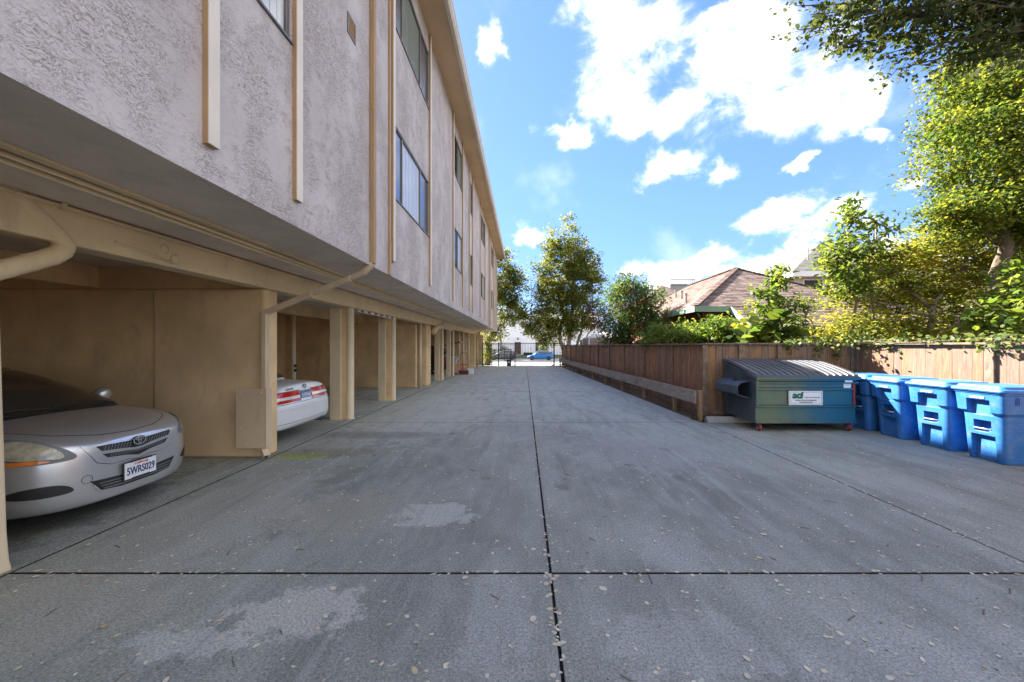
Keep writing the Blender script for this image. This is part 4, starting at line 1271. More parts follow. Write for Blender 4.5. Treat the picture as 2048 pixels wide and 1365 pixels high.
def loft_half(stations, parent, name, mat, sub=2, cap=True):
    """stations: (x, [(y, z), ...]) half profiles from bottom middle to top middle"""
    b = MB()
    rings = []
    for (x, prof) in stations:
        r_ = [(x if not isinstance(x, (list, tuple)) else x[i], y, z) for i, (y, z) in enumerate(prof)]
        mir = [(p[0], -p[1], p[2]) for p in reversed(r_) if p[1] > 1e-6]
        rings.append(r_ + mir)
    loft(b, rings)
    o = b.build(name, mat, parent)
    m = o.modifiers.new('s', 'SUBSURF'); m.levels = sub; m.render_levels = sub
    bake(o)
    o.data.shade_smooth()
    return o


def body_station(x, w, zb, zm, zs, wt, zt, crown=0.02):
    return (x, [(0, zb), (w * .55, zb), (w - .07, zb + .015), (w - .01, zb + .10), (w, zm), (w - .012, (zm * .45 + zs * .55)), (wt + (w - wt) * .35, zs), (wt * .93, zs + (zt - zs) * .55), (wt * .55, zt - crown * .3), (0, zt)])


def cabin_station(x, wb, zb, wr, zr):
    return (x, [(0, zb - .12), (wb * .6, zb - .12), (wb, zb - .06), (wb, zb), (wb + (wr - wb) * .5, zb + (zr - zb) * .5), (wr + .005, zb + (zr - zb) * .86), (wr * .82, zr - .012), (wr * .4, zr), (0, zr + .004)])


def add_wheel(root, x, y, r, side, spokes=5, name='wheel'):
    w = 0.095
    s = side
    t = MB().lathe([(r * .62, -w), (r * .93, -w), (r * .985, -w * .8), (r, -w * .5), (r, w * .5), (r * .985, w * .8), (r * .93, w), (r * .62, w)], (x, y, r), 'y', 32).build(name, MATS['tyre rubber'], root)
    smooth_by_angle(t.data, 35)
    rim = MB().lathe([(r * .64, 0), (r * .66, s * w * .98), (r * .60, s * w * .98), (r * .57, s * w * .4), (r * .1, s * w * .3)], (x, y, r), 'y', 28)
    for k in range(spokes):
        a = 2 * PI * k / spokes + .3
        rim.bar((x + math.cos(a) * r * .1, y + s * w * .78, r + math.sin(a) * r * .1), (x + math.cos(a) * r * .6, y + s * w * .86, r + math.sin(a) * r * .6), 0.075 * r / .3, .03, up=(0, 1, 0))
    rim.lathe([(r * .15, s * w * .4), (r * .15, s * w * .95), (r * .1, s * w)], (x, y, r), 'y', 14)
    ro = rim.build('rim', MATS['alloy'], t)
    return t


def arches(car, xs, r, halfw, zc):
    for x in xs:
        for sd in ('left', 'right'):
            poly = [(x + (r + .045) * math.cos(a), zc + (r + .045) * math.sin(a)) for a in [PI * k / 18 for k in range(19)]]
            poly += [(x - r - .045, zc - .10), (x + r + .045, zc - .10)]
            car.patch('wheel_arch', poly, sd, 'black plastic', off=0.003, grid=.08)


def sedan(root, paint_mat, P):
    """generic saloon or hatchback from a list of numbers"""
    car = Car(root, paint_mat)
    car.body = loft_half([body_station(*s) for s in P['body']], root, 'body', MATS[paint_mat])
    car.surface('body', car.body.data)
    car.cabin = loft_half([cabin_station(*s) for s in P['cabin']], root, 'cabin', MATS[paint_mat])
    car.surface('cabin', car.cabin.data)
    arches(car, P['axles'], P['r'], P['w'], P['r'])
    for x in P['axles']:
        for s in (-1, 1): add_wheel(root, x, s * (P['w'] - .085), P['r'], s, P.get('spokes', 5))
    return car


def disc(cx, cy, rx, ry, n=24, a0=0, a1=360):
    return [(cx + rx * math.cos(R(a0 + (a1 - a0) * k / n)), cy + ry * math.sin(R(a0 + (a1 - a0) * k / n))) for k in range(n)]


# ---- silver saloon, nose towards the lane
yar = thing('parked_car', (-6.02, 3.755, 0.004), 'silver saloon car parked nose out in the nearest carport bay', 'car', 'cars')
c1 = sedan(yar, 'silver car paint', dict(
    # x, half width, bottom, mid, shoulder, top half width, top
    body=[(-2.15, .50, .34, .50, .86, .46, .92), (-2.12, .66, .26, .50, .90, .58, .97), (-2.0, .76, .22, .52, .93, .66, 1.0), (-1.6, .82, .19, .55, .92, .70, .99), (-1.2, .84, .18, .56, .91, .72, .95),
          (0.0, .845, .17, .56, .90, .74, .93), (0.9, .845, .17, .57, .92, .74, .985), (1.18, .84, .17, .57, .915, .73, .99), (1.5, .83, .175, .57, .895, .72, .955), (1.8, .775, .18, .55, .855, .68, .915),
          (1.98, .705, .19, .51, .80, .61, .865), (2.09, .58, .20, .47, .75, .51, .80), (2.145, .42, .215, .43, .70, .35, .745), (2.155, .22, .23, .42, .66, .18, .70)],
    cabin=[(1.36, .66, .955, .60, .955), (1.14, .69, .94, .62, 1.05), (0.70, .72, .92, .60, 1.27), (0.28, .735, .92, .575, 1.41), (-0.2, .74, .92, .565, 1.455), (-0.8, .735, .92, .56, 1.435), (-1.25, .71, .93, .55, 1.30), (-1.65, .66, .95, .56, 1.08), (-1.85, .6, .96, .55, .98)],
    axles=(-1.29, 1.26), r=.295, w=.845))
# windscreen, side windows
c1.patch('windscreen', [(-.615, .985), (-.3, .965), (0, .96), (.3, .965), (.615, .985), (.545, 1.36), (.3, 1.395), (0, 1.402), (-.3, 1.395), (-.545, 1.36)], 'front', 'car glass', 'cabin', off=.006)
c1.line('windscreen_seal', [(-.63, .97), (-.556, 1.37), (-.3, 1.405), (0, 1.412), (.3, 1.405), (.556, 1.37), (.63, .97)], 'front', .03, 'black plastic', 'cabin', .007)
c1.patch('cowl', [(-.66, .945), (0, .925), (.66, .945), (.62, .992), (0, .968), (-.62, .992)], 'front', 'black plastic', 'cabin', off=.012)
for sd in ('left', 'right'):
    c1.patch('side_window', [(.66, .97), (-.32, .97), (-.32, 1.37), (.12, 1.37), (.36, 1.28)], sd, 'car glass', 'cabin', off=.005)
    c1.patch('side_window', [(-.40, .97), (-1.22, .99), (-1.0, 1.24), (-.75, 1.35), (-.40, 1.37)], sd, 'car glass', 'cabin', off=.005)
c1.patch('rear_window', [(-.52, 1.04), (.52, 1.04), (.45, 1.32), (-.45, 1.32)], 'rear', 'car glass', 'cabin', off=.006)
# wipers and the wheel behind the glass
wp = MB()
for (ya, yb_) in ((.52, .02), (-.02, -.5)):
    q0, n0 = c1.project(ya, .985, 'front', 'cabin'); q1, n1 = c1.project(yb_, 1.00, 'front', 'cabin')
    wp.tube([q0 + n0 * .03, (q0 + q1) / 2 + n0 * .055, q1 + n1 * .03], .008, 6)
wp.build('wiper', MATS['black plastic'], yar)
def chaikin(p, n=2):
    for _ in range(n):
        p = [q for i in range(len(p)) for a, c in ((p[i], p[(i + 1) % len(p)]),) for q in ((a[0] * .75 + c[0] * .25, a[1] * .75 + c[1] * .25), (a[0] * .25 + c[0] * .75, a[1] * .25 + c[1] * .75))]
    return p


def NG(f, kind, name, pts, *a, **k):
    return N1(kind, name, [(y * f, z) for y, z in pts], *a, **k)


def N1(kind, name, pts, *a, **k):
    return getattr(c1, kind)(name, [(y, .45 + (z - .45) * 1.38 if z > .45 else z) for y, z in pts], *a, **k)


# nose
N1('line', 'bonnet_line', [(-.66, .795), (-.5, .745), (-.25, .71), (0, .70), (.25, .71), (.5, .745), (.66, .795)], 'front', .007)
NG(.80, 'patch', 'grille_frame', [(-.50, .655), (-.56, .665), (-.44, .545), (-.30, .512), (-.1, .515), (0, .50), (.1, .515), (.30, .512), (.44, .545), (.56, .665), (.50, .655), (.2, .668), (-.2, .668)], 'front', 'silver car paint', off=.006)
NG(.80, 'line', 'grille_seam', [(-.56, .667), (-.44, .543), (-.30, .51), (-.1, .513), (0, .498), (.1, .513), (.30, .51), (.44, .543), (.56, .667)], 'front', .005)
up = NG(.80, 'patch', 'upper_grille', [(-.44, .648), (-.40, .615), (-.16, .598), (-.05, .585), (.05, .585), (.16, .598), (.40, .615), (.44, .648), (.12, .640), (-.12, .640)], 'front', 'black plastic', off=.010)
lo_ = NG(.80, 'patch', 'middle_grille', [(-.39, .592), (-.34, .562), (-.15, .548), (0, .525), (.15, .548), (.34, .562), (.39, .592), (.15, .578), (0, .562), (-.15, .578)], 'front', 'black plastic', off=.010)
for (par, z, xw, dz) in ((up, .612, .40, .02), (lo_, .562, .34, .012)):
    for k in range(-11, 12):
        y_ = k * xw / 12
        if abs(y_) < .07 and par is up: continue
        NG(.80, 'line', 'mesh_bar', [(y_ - .012, z - dz * .8 + abs(y_) * .04), (y_ + .012, z + dz * .8 + abs(y_) * .04)], 'front', .006, 'ink grey', off=.0125, parent=par)
li = NG(.80, 'patch', 'lower_intake', [(-.50, .425), (-.40, .322), (-.2, .300), (.2, .300), (.40, .322), (.50, .425), (.2, .405), (-.2, .405)], 'front', 'black plastic', off=.006)
for z in (.328, .355, .382):
    NG(.80, 'line', 'intake_bar', [(-.46 + (.425 - z) * .8, z + .004), (-.2, z - .006), (.2, z - .006), (.46 - (.425 - z) * .8, z + .004)], 'front', .008, 'ink grey', off=.010, parent=li)
NG(.80, 'line', 'intake_rim', [(-.475, .385), (-.41, .313), (-.2, .290), (.2, .290), (.41, .313), (.475, .385)], 'front', .014, 'silver car paint', off=.008)
for s in (-1, 1):
    P_ = lambda pts: chaikin([(s * a, c) for a, c in pts])
    hb_ = N1('patch', 'headlight', P_([(.455, .603), (.52, .665), (.60, .725), (.68, .757), (.76, .755), (.80, .70), (.795, .615), (.70, .597), (.58, .592)]), 'front', 'ink grey', off=.004)
    N1('patch', 'lamp_lens', P_([(.535, .612), (.55, .655), (.60, .70), (.66, .735), (.72, .735), (.75, .69), (.74, .632), (.64, .622)]), 'front', 'headlamp lens', off=.014, parent=hb_)
    N1('patch', 'indicator', P_([(.60, .604), (.62, .617), (.74, .628), (.785, .630), (.79, .606), (.70, .600)]), 'front', 'amber lens', off=.012, parent=hb_)
    c1.patch('fog_recess', P_([(.40, .375), (.48, .44), (.56, .485), (.66, .488), (.75, .465), (.765, .40), (.72, .365), (.55, .36)]), 'front', 'silver car paint', off=.005)
    c1.patch('fog_grille', P_([(.49, .385), (.53, .44), (.60, .468), (.70, .468), (.745, .44), (.75, .40), (.70, .375), (.56, .37)]), 'front', 'black plastic', off=.011)
    mr = MB().lathe([(.03, -.05), (.075, -.03), (.085, 0), (.08, .05), (.05, .08)], (.74, s * .93, 1.035), 'x', 14).build('door_mirror', MATS['silver car paint'], yar, smooth=True)
    MB().bar((.72, s * .70, .97), (.73, s * .88, 1.01), .05, .03).build('mirror_arm', MATS['black plastic'], mr)
c1.line('tow_cap', disc(.42 * -1, .452, .036, .036, 20) + [(-.384, .452)], 'front', .004)
# badge: ovals
q, n = c1.project(0, .70, 'front', 'body')
def oval(b, cx, cz, rx, rz, w, x, n_=28):
    for k in range(n_):
        a, c = 2 * PI * k / n_, 2 * PI * (k + 1) / n_
        p = [(x, cx + (rx + dw) * math.cos(t), cz + (rz + dw) * math.sin(t)) for t in (a, c) for dw in (-w / 2, w / 2)]
        f_ = [(u - .006, v, w_) for (u, v, w_) in p]
        b.add(p + f_, [(0, 1, 3, 2), (4, 6, 7, 5), (1, 5, 7, 3), (0, 2, 6, 4)])
bx = q.x + .022
MB().lathe([(.001, -.014), (.062, -.014), (.062, -.002), (.001, -.002)], (0, 0, 0), 'x', 24)
bg_ = MB()
vsr = [(bx - .002, .058 * math.cos(2 * PI * k / 24), .70 + .040 * math.sin(2 * PI * k / 24)) for k in range(24)] + [(bx - .03, .058 * math.cos(2 * PI * k / 24), .70 + .040 * math.sin(2 * PI * k / 24)) for k in range(24)]
bg_.add(vsr, [tuple(range(24)), tuple(range(47, 23, -1))] + [(k, (k + 1) % 24, 24 + (k + 1) % 24, 24 + k) for k in range(24)])
bgo = bg_.build('badge', MATS['black gloss'], yar)
em = MB(); oval(em, 0, .70, .058, .040, .011, bx + .003); oval(em, 0, .717, .036, .014, .008, bx + .002); oval(em, 0, .702, .014, .031, .008, bx + .0035)
em.build('emblem', MATS['chrome'], bgo)


def plate(root, x, z, w, h, facing, back, letters, colr, top=None, topcol=None, frame='black plastic', extra=None):
    s = facing
    fr = MB().box(x - s * .012, x, -w / 2 - .008, w / 2 + .008, z - h / 2 - .008, z + h / 2 + .008).build('number_plate', MATS[frame], root, bevel=.003)
    MB().box(x - s * .001, x + s * .004, -w / 2, w / 2, z - h / 2, z + h / 2).build('plate_face', MATS[back], fr)
    rot = (PI / 2, 0, PI / 2 * s)
    put_text('lettering', text_mesh(letters, h * .66, MATS[colr], bold=.0012, width=w * .88), fr, (x + s * .006, 0, z - h * .06), rot)
    if top: put_text('lettering', text_mesh(top, h * .22, MATS[topcol], shear=.25, width=w * .42), fr, (x + s * .006, 0, z + h * .37), rot)
    return fr


q, n = c1.project(0, .42, 'front', 'body')
pf = plate(yar, q.x + .028, .425, .305, .155, 1, 'plate white', '5WRS029', 'ink navy', 'California', 'ink red')
for (y_, w_, z_) in ((.0, .17, .345), (.0, .21, .510)):
    MB().box(q.x + .033, q.x + .036, y_ - w_ / 2, y_ + w_ / 2, z_ - .008, z_ + .008).build('plate_frame_tab', MATS['black plastic'], pf)

# ---- white saloon, tail towards the lane
lex = thing('parked_car', (-6.26, 6.72, 0.004), 'white saloon car parked tail out behind the first downspout', 'car', 'cars', rz=PI)
c2 = sedan(lex, 'white car paint', dict(
    body=[(-2.40, .40, .36, .46, .58, .36, .62), (-2.385, .62, .30, .45, .60, .56, .66), (-2.345, .78, .26, .45, .64, .66, .74), (-2.325, .83, .25, .46, .70, .70, .90), (-2.305, .84, .245, .47, .80, .71, .965), (-2.27, .85, .24, .48, .86, .72, .982), (-2.15, .868, .22, .50, .88, .72, .992), (-1.9, .885, .20, .53, .90, .73, 1.01), (-1.5, .895, .19, .55, .92, .74, 1.02),
          (-1.0, .90, .19, .56, .92, .76, .98), (0, .90, .18, .56, .91, .77, .95), (1.0, .895, .18, .55, .88, .76, .95), (1.6, .87, .19, .53, .80, .72, .87), (2.1, .78, .21, .47, .68, .62, .74), (2.32, .60, .24, .43, .60, .48, .64), (2.38, .35, .27, .40, .55, .28, .58)],
    cabin=[(1.15, .70, .93, .62, .93), (0.85, .74, .93, .64, 1.10), (0.45, .77, .92, .61, 1.33), (0.0, .78, .92, .59, 1.41), (-.5, .78, .92, .58, 1.425), (-1.0, .76, .93, .57, 1.37), (-1.4, .72, .95, .58, 1.18), (-1.72, .66, .97, .56, 1.0)],
    axles=(-1.35, 1.32), r=.315, w=.895))
c2.patch('rear_window', [(-.62, 1.03), (.62, 1.03), (.53, 1.33), (0, 1.36), (-.53, 1.33)], 'rear', 'car glass', 'cabin', off=.006)
c2.patch('windscreen', [(-.64, .99), (.64, .99), (.56, 1.33), (-.56, 1.33)], 'front', 'car glass', 'cabin', off=.006)
for sd in ('left', 'right'):
    c2.patch('side_window', [(.62, .975), (-.30, .975), (-.30, 1.33), (.05, 1.33), (.3, 1.25)], sd, 'car glass', 'cabin', off=.005)
    c2.patch('side_window', [(-.38, .975), (-1.3, 1.0), (-1.1, 1.2), (-.8, 1.32), (-.38, 1.33)], sd, 'car glass', 'cabin', off=.005)
for s in (-1, 1):
    def Q(pts): return [(s * a, c) for a, c in pts]
    tl = c2.patch('tail_light', Q([(.175, .685), (.80, .69), (.83, .775), (.80, .865), (.175, .86)]), 'rear', 'red lens', off=.006, grid=.06)
    c2.patch('clear_band', Q([(.19, .735), (.80, .74), (.80, .785), (.19, .782)]), 'rear', 'clear lens', off=.010, grid=.06, parent=tl)
    c2.line('boot_line', Q([(.63, .66), (.645, .86), (.60, .95)]), 'rear', .007)
    c2.line('lamp_gap', Q([(.175, .68), (.175, .87)]), 'rear', .012, off=.004)
c2.line('lamp_edge', [(-.8, .87), (-.175, .866)], 'rear', .008, off=.004); c2.line('lamp_edge', [(.175, .866), (.8, .87)], 'rear', .008, off=.004)
c2.line('bumper_crease', [(-.80, .60), (-.4, .585), (0, .58), (.4, .585), (.80, .60)], 'rear', .02, 'white car paint', off=.012)
c2.line('bumper_seam', [(-.84, .672), (-.4, .668), (.4, .668), (.84, .672)], 'rear', .007)
c2.line('bumper_seam', [(-.80, .36), (0, .345), (.80, .36)], 'rear', .006)
q, n = c2.project(0, .775, 'rear', 'body')
plate(lex, q.x - .012, .775, .30, .150, -1, 'plate blue', '1UXE165', 'ink white', frame='chrome')
q, n = c2.project(0, .915, 'rear', 'body')
em = MB(); xx = q.x - .006
for k in range(26):
    a, c = 2 * PI * k / 26, 2 * PI * (k + 1) / 26
    em.bar((xx, .052 * math.cos(a), .915 + .038 * math.sin(a)), (xx, .052 * math.cos(c), .915 + .038 * math.sin(c)), .008, .008)
em.bar((xx, .016, .945), (xx, .006, .89), .01, .01).bar((xx, .006, .891), (xx, -.04, .9), .01, .01)
em.build('emblem', MATS['ink grey'], lex)
q, n = c2.project(.42, .905, 'rear', 'body')
put_text('lettering', text_mesh('LEXUS', 0.05, MATS['ink grey'], bold=.001, width=.20), lex, (q.x - .006, .42, .905), (PI / 2 - .12, 0, -PI / 2))
ex = MB()
for y_ in (-.55, -.47): ex.tube([(-2.0, y_, .24), (-2.39, y_, .25)], .035, 12)
ex.build('exhaust_pipe', MATS['black plastic'], lex, smooth=True)


# ---- street cars and the red tailgate car
def simple_car(loc, rz, label, paint_mat, L, W, H, kind, group='cars'):
    root = thing('parked_car', loc, label, 'car', group, rz)
    h, w = L / 2, W / 2
    zs = H * .60
    ck = dict(hatch=(.55, .62, -.5), suv=(.5, .62, -.5))[kind]
    body = [(-h, w * .55, .34, .5, zs * .8, w * .5, zs * .86), (-h + .06, w * .86, .26, .5, zs * .95, w * .78, zs * 1.0), (-h + .25, w * .96, .22, .52, zs, w * .84, zs * 1.03), (-h * .5, w, .2, .55, zs, w * .86, zs * 1.02),
            (0, w, .19, .56, zs * .98, w * .86, zs * 1.0), (h * .45, w, .19, .55, zs * .96, w * .84, zs * 1.02), (h * .72, w * .96, .2, .5, zs * .86, w * .8, zs * .92), (h * .92, w * .84, .22, .46, zs * .72, w * .66, zs * .78), (h - .03, w * .55, .26, .42, zs * .64, w * .45, zs * .68), (h, w * .3, .28, .4, zs * .6, w * .25, zs * .63)]
    wr = w * .70
    cab = [(h * .52, w * .78, zs, w * .7, zs), (h * .38, w * .82, zs, w * .71, zs + (H - zs) * .35), (h * .14, w * .85, zs, wr, zs + (H - zs) * .86), (-h * .1, w * .86, zs, wr, H), (-h * .5, w * .86, zs, wr, H - .01),
           (-h * .80, w * .84, zs, wr * .96, H - (.10 if kind == 'suv' else .16)), (-h * .93, w * .8, zs, wr * .94, zs + (H - zs) * .45), (-h * .97, w * .7, zs * .98, wr * .9, zs + .02)]
    car = sedan(root, paint_mat, dict(body=body, cabin=cab, axles=(-h * .62, h * .64), r=.31 if kind == 'hatch' else .36, w=w))
    dz = H - zs
    car.patch('windscreen', [(-w * .68, zs + .05), (w * .68, zs + .05), (wr * .88, H - .09), (-wr * .88, H - .09)], 'front', 'car glass', 'cabin', off=.006, grid=.12)
    car.patch('rear_window', [(-w * .62, zs + .1), (w * .62, zs + .1), (wr * .82, H - .14), (-wr * .82, H - .14)], 'rear', 'car glass', 'cabin', off=.006, grid=.12)
    for sd in ('left', 'right'):
        car.patch('side_window', [(h * .36, zs + .05), (-h * .08, zs + .05), (-h * .08, H - .10), (h * .12, H - .12)], sd, 'car glass', 'cabin', off=.005, grid=.12)
        car.patch('side_window', [(-h * .12, zs + .05), (-h * .52, zs + .05), (-h * .52, H - .12), (-h * .12, H - .10)], sd, 'car glass', 'cabin', off=.005, grid=.12)
        car.patch('side_window', [(-h * .56, zs + .06), (-h * .8, zs + .10), (-h * .72, H - .17), (-h * .56, H - .12)], sd, 'car glass', 'cabin', off=.005, grid=.12)
        for x in (h * .40, -h * .10, -h * .50): car.line('door_line', [(x, .3), (x, zs - .03)], sd, .012)
        for x in (h * -.02, -h * .44): car.patch('door_handle', [(x, zs - .16), (x + .14, zs - .16), (x + .14, zs - .125), (x, zs - .125)], sd, 'chrome' if kind == 'suv' else paint_mat, off=.02, grid=.1)
    for s in (-1, 1):
        car.patch('headlight', [(s * w * .5, zs * .62), (s * w * .82, zs * .66), (s * w * .86, zs * .76), (s * w * .55, zs * .70)], 'front', 'clear lens', off=.006, grid=.1)
        car.patch('tail_light', [(s * w * .60, zs * .74), (s * w * .86, zs * .74), (s * w * .84, zs * .98), (s * w * .66, zs * .98)], 'rear', 'red lens', off=.008, grid=.1)
        MB().lathe([(.03, -.05), (.09, -.02), (.09, .05), (.04, .09)], (h * .34, s * (w + .06), zs + .10), 'x', 10).build('door_mirror', MATS[paint_mat], root, smooth=True)
    car.patch('grille', [(-w * .45, zs * .42), (w * .45, zs * .42), (w * .5, zs * .54), (-w * .5, zs * .54)], 'front', 'black plastic', off=.006, grid=.1)
    return car


simple_car((2.46, 56.6, -0.615), PI, 'bright blue hatchback parked on the street beyond the sliding gate', 'blue car paint', 4.0, 1.70, 1.47, 'hatch')
simple_car((-3.16, 56.6, -0.615), PI, 'charcoal wagon parked on the street behind the small pedestrian gate', 'charcoal car paint', 4.3, 1.76, 1.50, 'suv')
suv = simple_car((-6.55, 21.9, 0.004), PI, 'dark red car in a far bay with its tailgate raised', 'maroon car paint', 4.45, 1.80, 1.66, 'suv')
# the raised tailgate
tg = MB()
tg.prism([(-2.02, 1.60), (-2.06, 1.66), (-2.45, 1.80), (-2.95, 1.86), (-2.97, 1.80), (-2.5, 1.72)], 'y', -.62, .62)
tgo = tg.build('tailgate', MATS['maroon car paint'], suv.root, bevel=.02)
MB().prism([(-2.5, 1.745), (-2.9, 1.79), (-2.9, 1.78), (-2.5, 1.73)], 'y', -.5, .5).build('tailgate_glass', MATS['car glass'], tgo)
MB().tube([(-2.1, .6, 1.2), (-2.55, .6, 1.73)], .012, 6).tube([(-2.1, -.6, 1.2), (-2.55, -.6, 1.73)], .012, 6).build('strut', MATS['black plastic'], suv.root)

# ------------------------------------------------------------------ person bent over the open boot
paint('navy shirt', (0.03, 0.085, 0.21), 0.85, 0.2, 8)
paint('pale shorts', (0.42, 0.44, 0.45), 0.85, 0.12, 8)
paint('skin', (0.46, 0.28, 0.20), 0.55, 0.08, 8)
paint('dark shoe', (0.03, 0.03, 0.035), 0.6, 0.2, 8)
paint('dark hair', (0.03, 0.022, 0.018), 0.7, 0.2, 8)
paint('hand truck red', (0.50, 0.045, 0.02), 0.4, 0.15, 5)


def skin_body(name, verts, edges, radii, mat, parent, sub=2):
    me = bpy.data.meshes.new(name)
    me.from_pydata(verts, edges, [])
    o = link(name, me, parent)
    o.modifiers.new('skin', 'SKIN')
    for i, r_ in enumerate(radii):
        me.skin_vertices[0].data[i].radius = (r_, r_) if not isinstance(r_, tuple) else r_
    me.skin_vertices[0].data[0].use_root = True
    m = o.modifiers.new('s', 'SUBSURF'); m.levels = sub; m.render_levels = sub
    bake(o)
    o.data.materials.clear(); o.data.materials.append(MATS[mat]); o.data.shade_smooth()
    return o


per = thing('person', (-3.84, 21.1, 0.004), 'person in navy shirt and pale shorts bending into the boot of the dark red car', 'person', rz=PI)
# local: +x is the way the person faces
pv = [(0, 0, .93), (.10, 0, 1.06), (.24, 0, 1.20), (.40, 0, 1.32), (.50, 0, 1.36), (.60, 0, 1.36), (.70, 0, 1.34),
      (0, .10, .90), (.02, .11, .49), (-.04, .11, .10), (.07, .115, .045), (0, -.10, .90), (.06, -.12, .49), (.02, -.12, .10), (.13, -.125, .045),
      (.42, .19, 1.30), (.56, .23, 1.08), (.74, .20, .95), (.82, .19, .93), (.42, -.19, 1.30), (.58, -.23, 1.08), (.76, -.20, .97), (.84, -.19, .95)]
pe = [(0, 1), (1, 2), (2, 3), (3, 4), (4, 5), (5, 6), (0, 7), (7, 8), (8, 9), (9, 10), (0, 11), (11, 12), (12, 13), (13, 14), (3, 15), (15, 16), (16, 17), (17, 18), (3, 19), (19, 20), (20, 21), (21, 22)]
pr = [(.13, .12), (.13, .12), (.15, .12), (.16, .11), .065, .085, .075, .085, .058, .042, .04, .085, .058, .042, .04, .058, .045, .035, .03, .058, .045, .035, .03]
body = skin_body('body', pv, pe, pr, 'skin', per)
skin_body('shirt', [(0.01, 0, .94), (.10, 0, 1.06), (.24, 0, 1.20), (.40, 0, 1.32), (.42, .19, 1.30), (.50, .215, 1.17), (.42, -.19, 1.30), (.50, -.215, 1.17)], [(0, 1), (1, 2), (2, 3), (3, 4), (4, 5), (3, 6), (6, 7)], [(.155, .145), (.155, .145), (.175, .145), (.18, .13), .08, .072, .08, .072], 'navy shirt', per)
skin_body('shorts', [(0, 0, .95), (0, .10, .88), (.012, .108, .56), (0, -.10, .88), (.05, -.115, .56)], [(0, 1), (1, 2), (0, 3), (3, 4)], [(.14, .135), .115, .092, .115, .092], 'pale shorts', per)
hh = MB().lathe([(.03, -.09), (.08, -.06), (.095, 0), (.085, .05), (.04, .085)], (.68, 0, 1.385), 'z', 14).build('hair', MATS['dark hair'], per, smooth=True)
for (x_, y_) in ((-.04, .11), (.02, -.12)):
    MB().lathe([(.045, 0), (.05, .02), (.046, .06), (.042, .10)], (x_, y_, 0), 'z', 12).obox((x_ + .09, y_ + .003, .035), (.17, .085, .07)).build('shoe', MATS['dark shoe'], per, bevel=.015)
for s in (-1, 1):                                            # hands: palm, four fingers and a thumb each
    b = MB()
    c = Vector((.86, s * .19, .935))
    b.obox(c, (.09, .03, .075))
    for k in range(4):
        z = -.028 + k * .019; L_ = (.062, .072, .07, .055)[k]
        b.tube([c + Vector((.04, 0, z)), c + Vector((.04 + L_ * .55, -s * .004, z)), c + Vector((.04 + L_ * .9, -s * .02, z - .008))], [.009, .0085, .007], 6)
    b.tube([c + Vector((-.02, -s * .01, .035)), c + Vector((.02, -s * .035, .05)), c + Vector((.045, -s * .045, .04))], [.011, .010, .008], 6)
    b.build('hand', MATS['skin'], per, smooth=True)

# hand truck standing on the lane beside the person
ht = thing('hand_truck', (-3.42, 21.2, 0.004), 'red hand truck with a black handle standing by the person', 'hand truck')
MB().tube([(-.19, 0, .10), (-.19, .04, .80)], .016, 8).tube([(.19, 0, .10), (.19, .04, .80)], .016, 8).bar((-.19, .01, .30), (.19, .01, .30), .03, .03).bar((-.19, .025, .55), (.19, .025, .55), .03, .045).bar((-.19, .0, .12), (.19, .0, .12), .03, .03) \
    .tube([(0, .01, .12), (0, .03, .55)], .012, 8).build('frame', MATS['hand truck red'], ht)
MB().tube([(-.19, .04, .79), (-.19, .06, 1.16), (-.15, .07, 1.21), (.15, .07, 1.21), (.19, .06, 1.16), (.19, .04, .79)], .017, 8).build('handle', MATS['black plastic'], ht)
MB().box(-.23, .23, -.26, -.02, 0.006, .02).build('toe_plate', MATS['hand truck red'], ht)
for s in (-1, 1): MB().lathe([(.06, -.03), (.115, -.03), (.12, -.015), (.12, .015), (.115, .03), (.06, .03)], (s * .23, .07, .12), 'x', 18).build('wheel', MATS['tyre rubber'], ht)
cr = MB().box(-.22, .22, -.24, -.035, .022, .05).box(-.22, .22, -.24, -.225, .05, .22).box(-.22, .22, -.05, -.035, .05, .22).box(-.22, -.205, -.225, -.05, .05, .22).box(.205, .22, -.225, -.05, .05, .22).build('crate', MATS['maroon car paint'])
cr.location = (-3.42, 21.2, 0.004); tag(cr, 'dark red crate resting on the toe plate of the hand truck', 'crate')
wb = MB().box(-.20, .20, -.15, .15, 0, .30).bar((-.19, -.152, .15), (.19, -.152, .15), .004, .05).build('box', MATS['white paint'], bevel=.006)
wb.location = (-3.12, 21.62, 0.004); tag(wb, 'white box standing on the lane behind the hand truck', 'box')

# ------------------------------------------------------------------ iron gate
gate = thing('iron_gate', (0, 30, 0), 'black iron picket gate and railing across the far end of the lane', 'gate')
GY = 30.0
posts = [-3.28, -2.04, -0.72, 2.40, 3.22]
for x_ in posts: MB().box(x_ - .04, x_ + .04, GY - .04, GY + .04, 0, 1.86).build('post', MATS['black iron'], gate, True)
MB().box(posts[0], posts[-1], GY - .025, GY + .025, 1.78, 1.83).build('top_rail', MATS['black iron'], gate, True)
MB().box(posts[0], posts[-1], GY - .026, GY + .026, 0.06, 0.11).build('bottom_rail', MATS['black iron'], gate, True)
MB().box(posts[2], posts[3], GY - .02, GY + .02, 0.30, 0.33).build('mid_rail', MATS['black iron'], gate, True)
MB().box(posts[0], posts[2], GY - .02, GY + .02, 1.66, 1.70).build('mid_rail', MATS['black iron'], gate, True)
pk = MB().box(-.009, .009, -.009, .009, 0.11, 1.78).mesh('picket', MATS['black iron'])
x_ = posts[0] + .12
while x_ < posts[-1] - .05:
    o = link('picket', pk, gate); o.location = (x_, 0, 0); x_ += 0.122
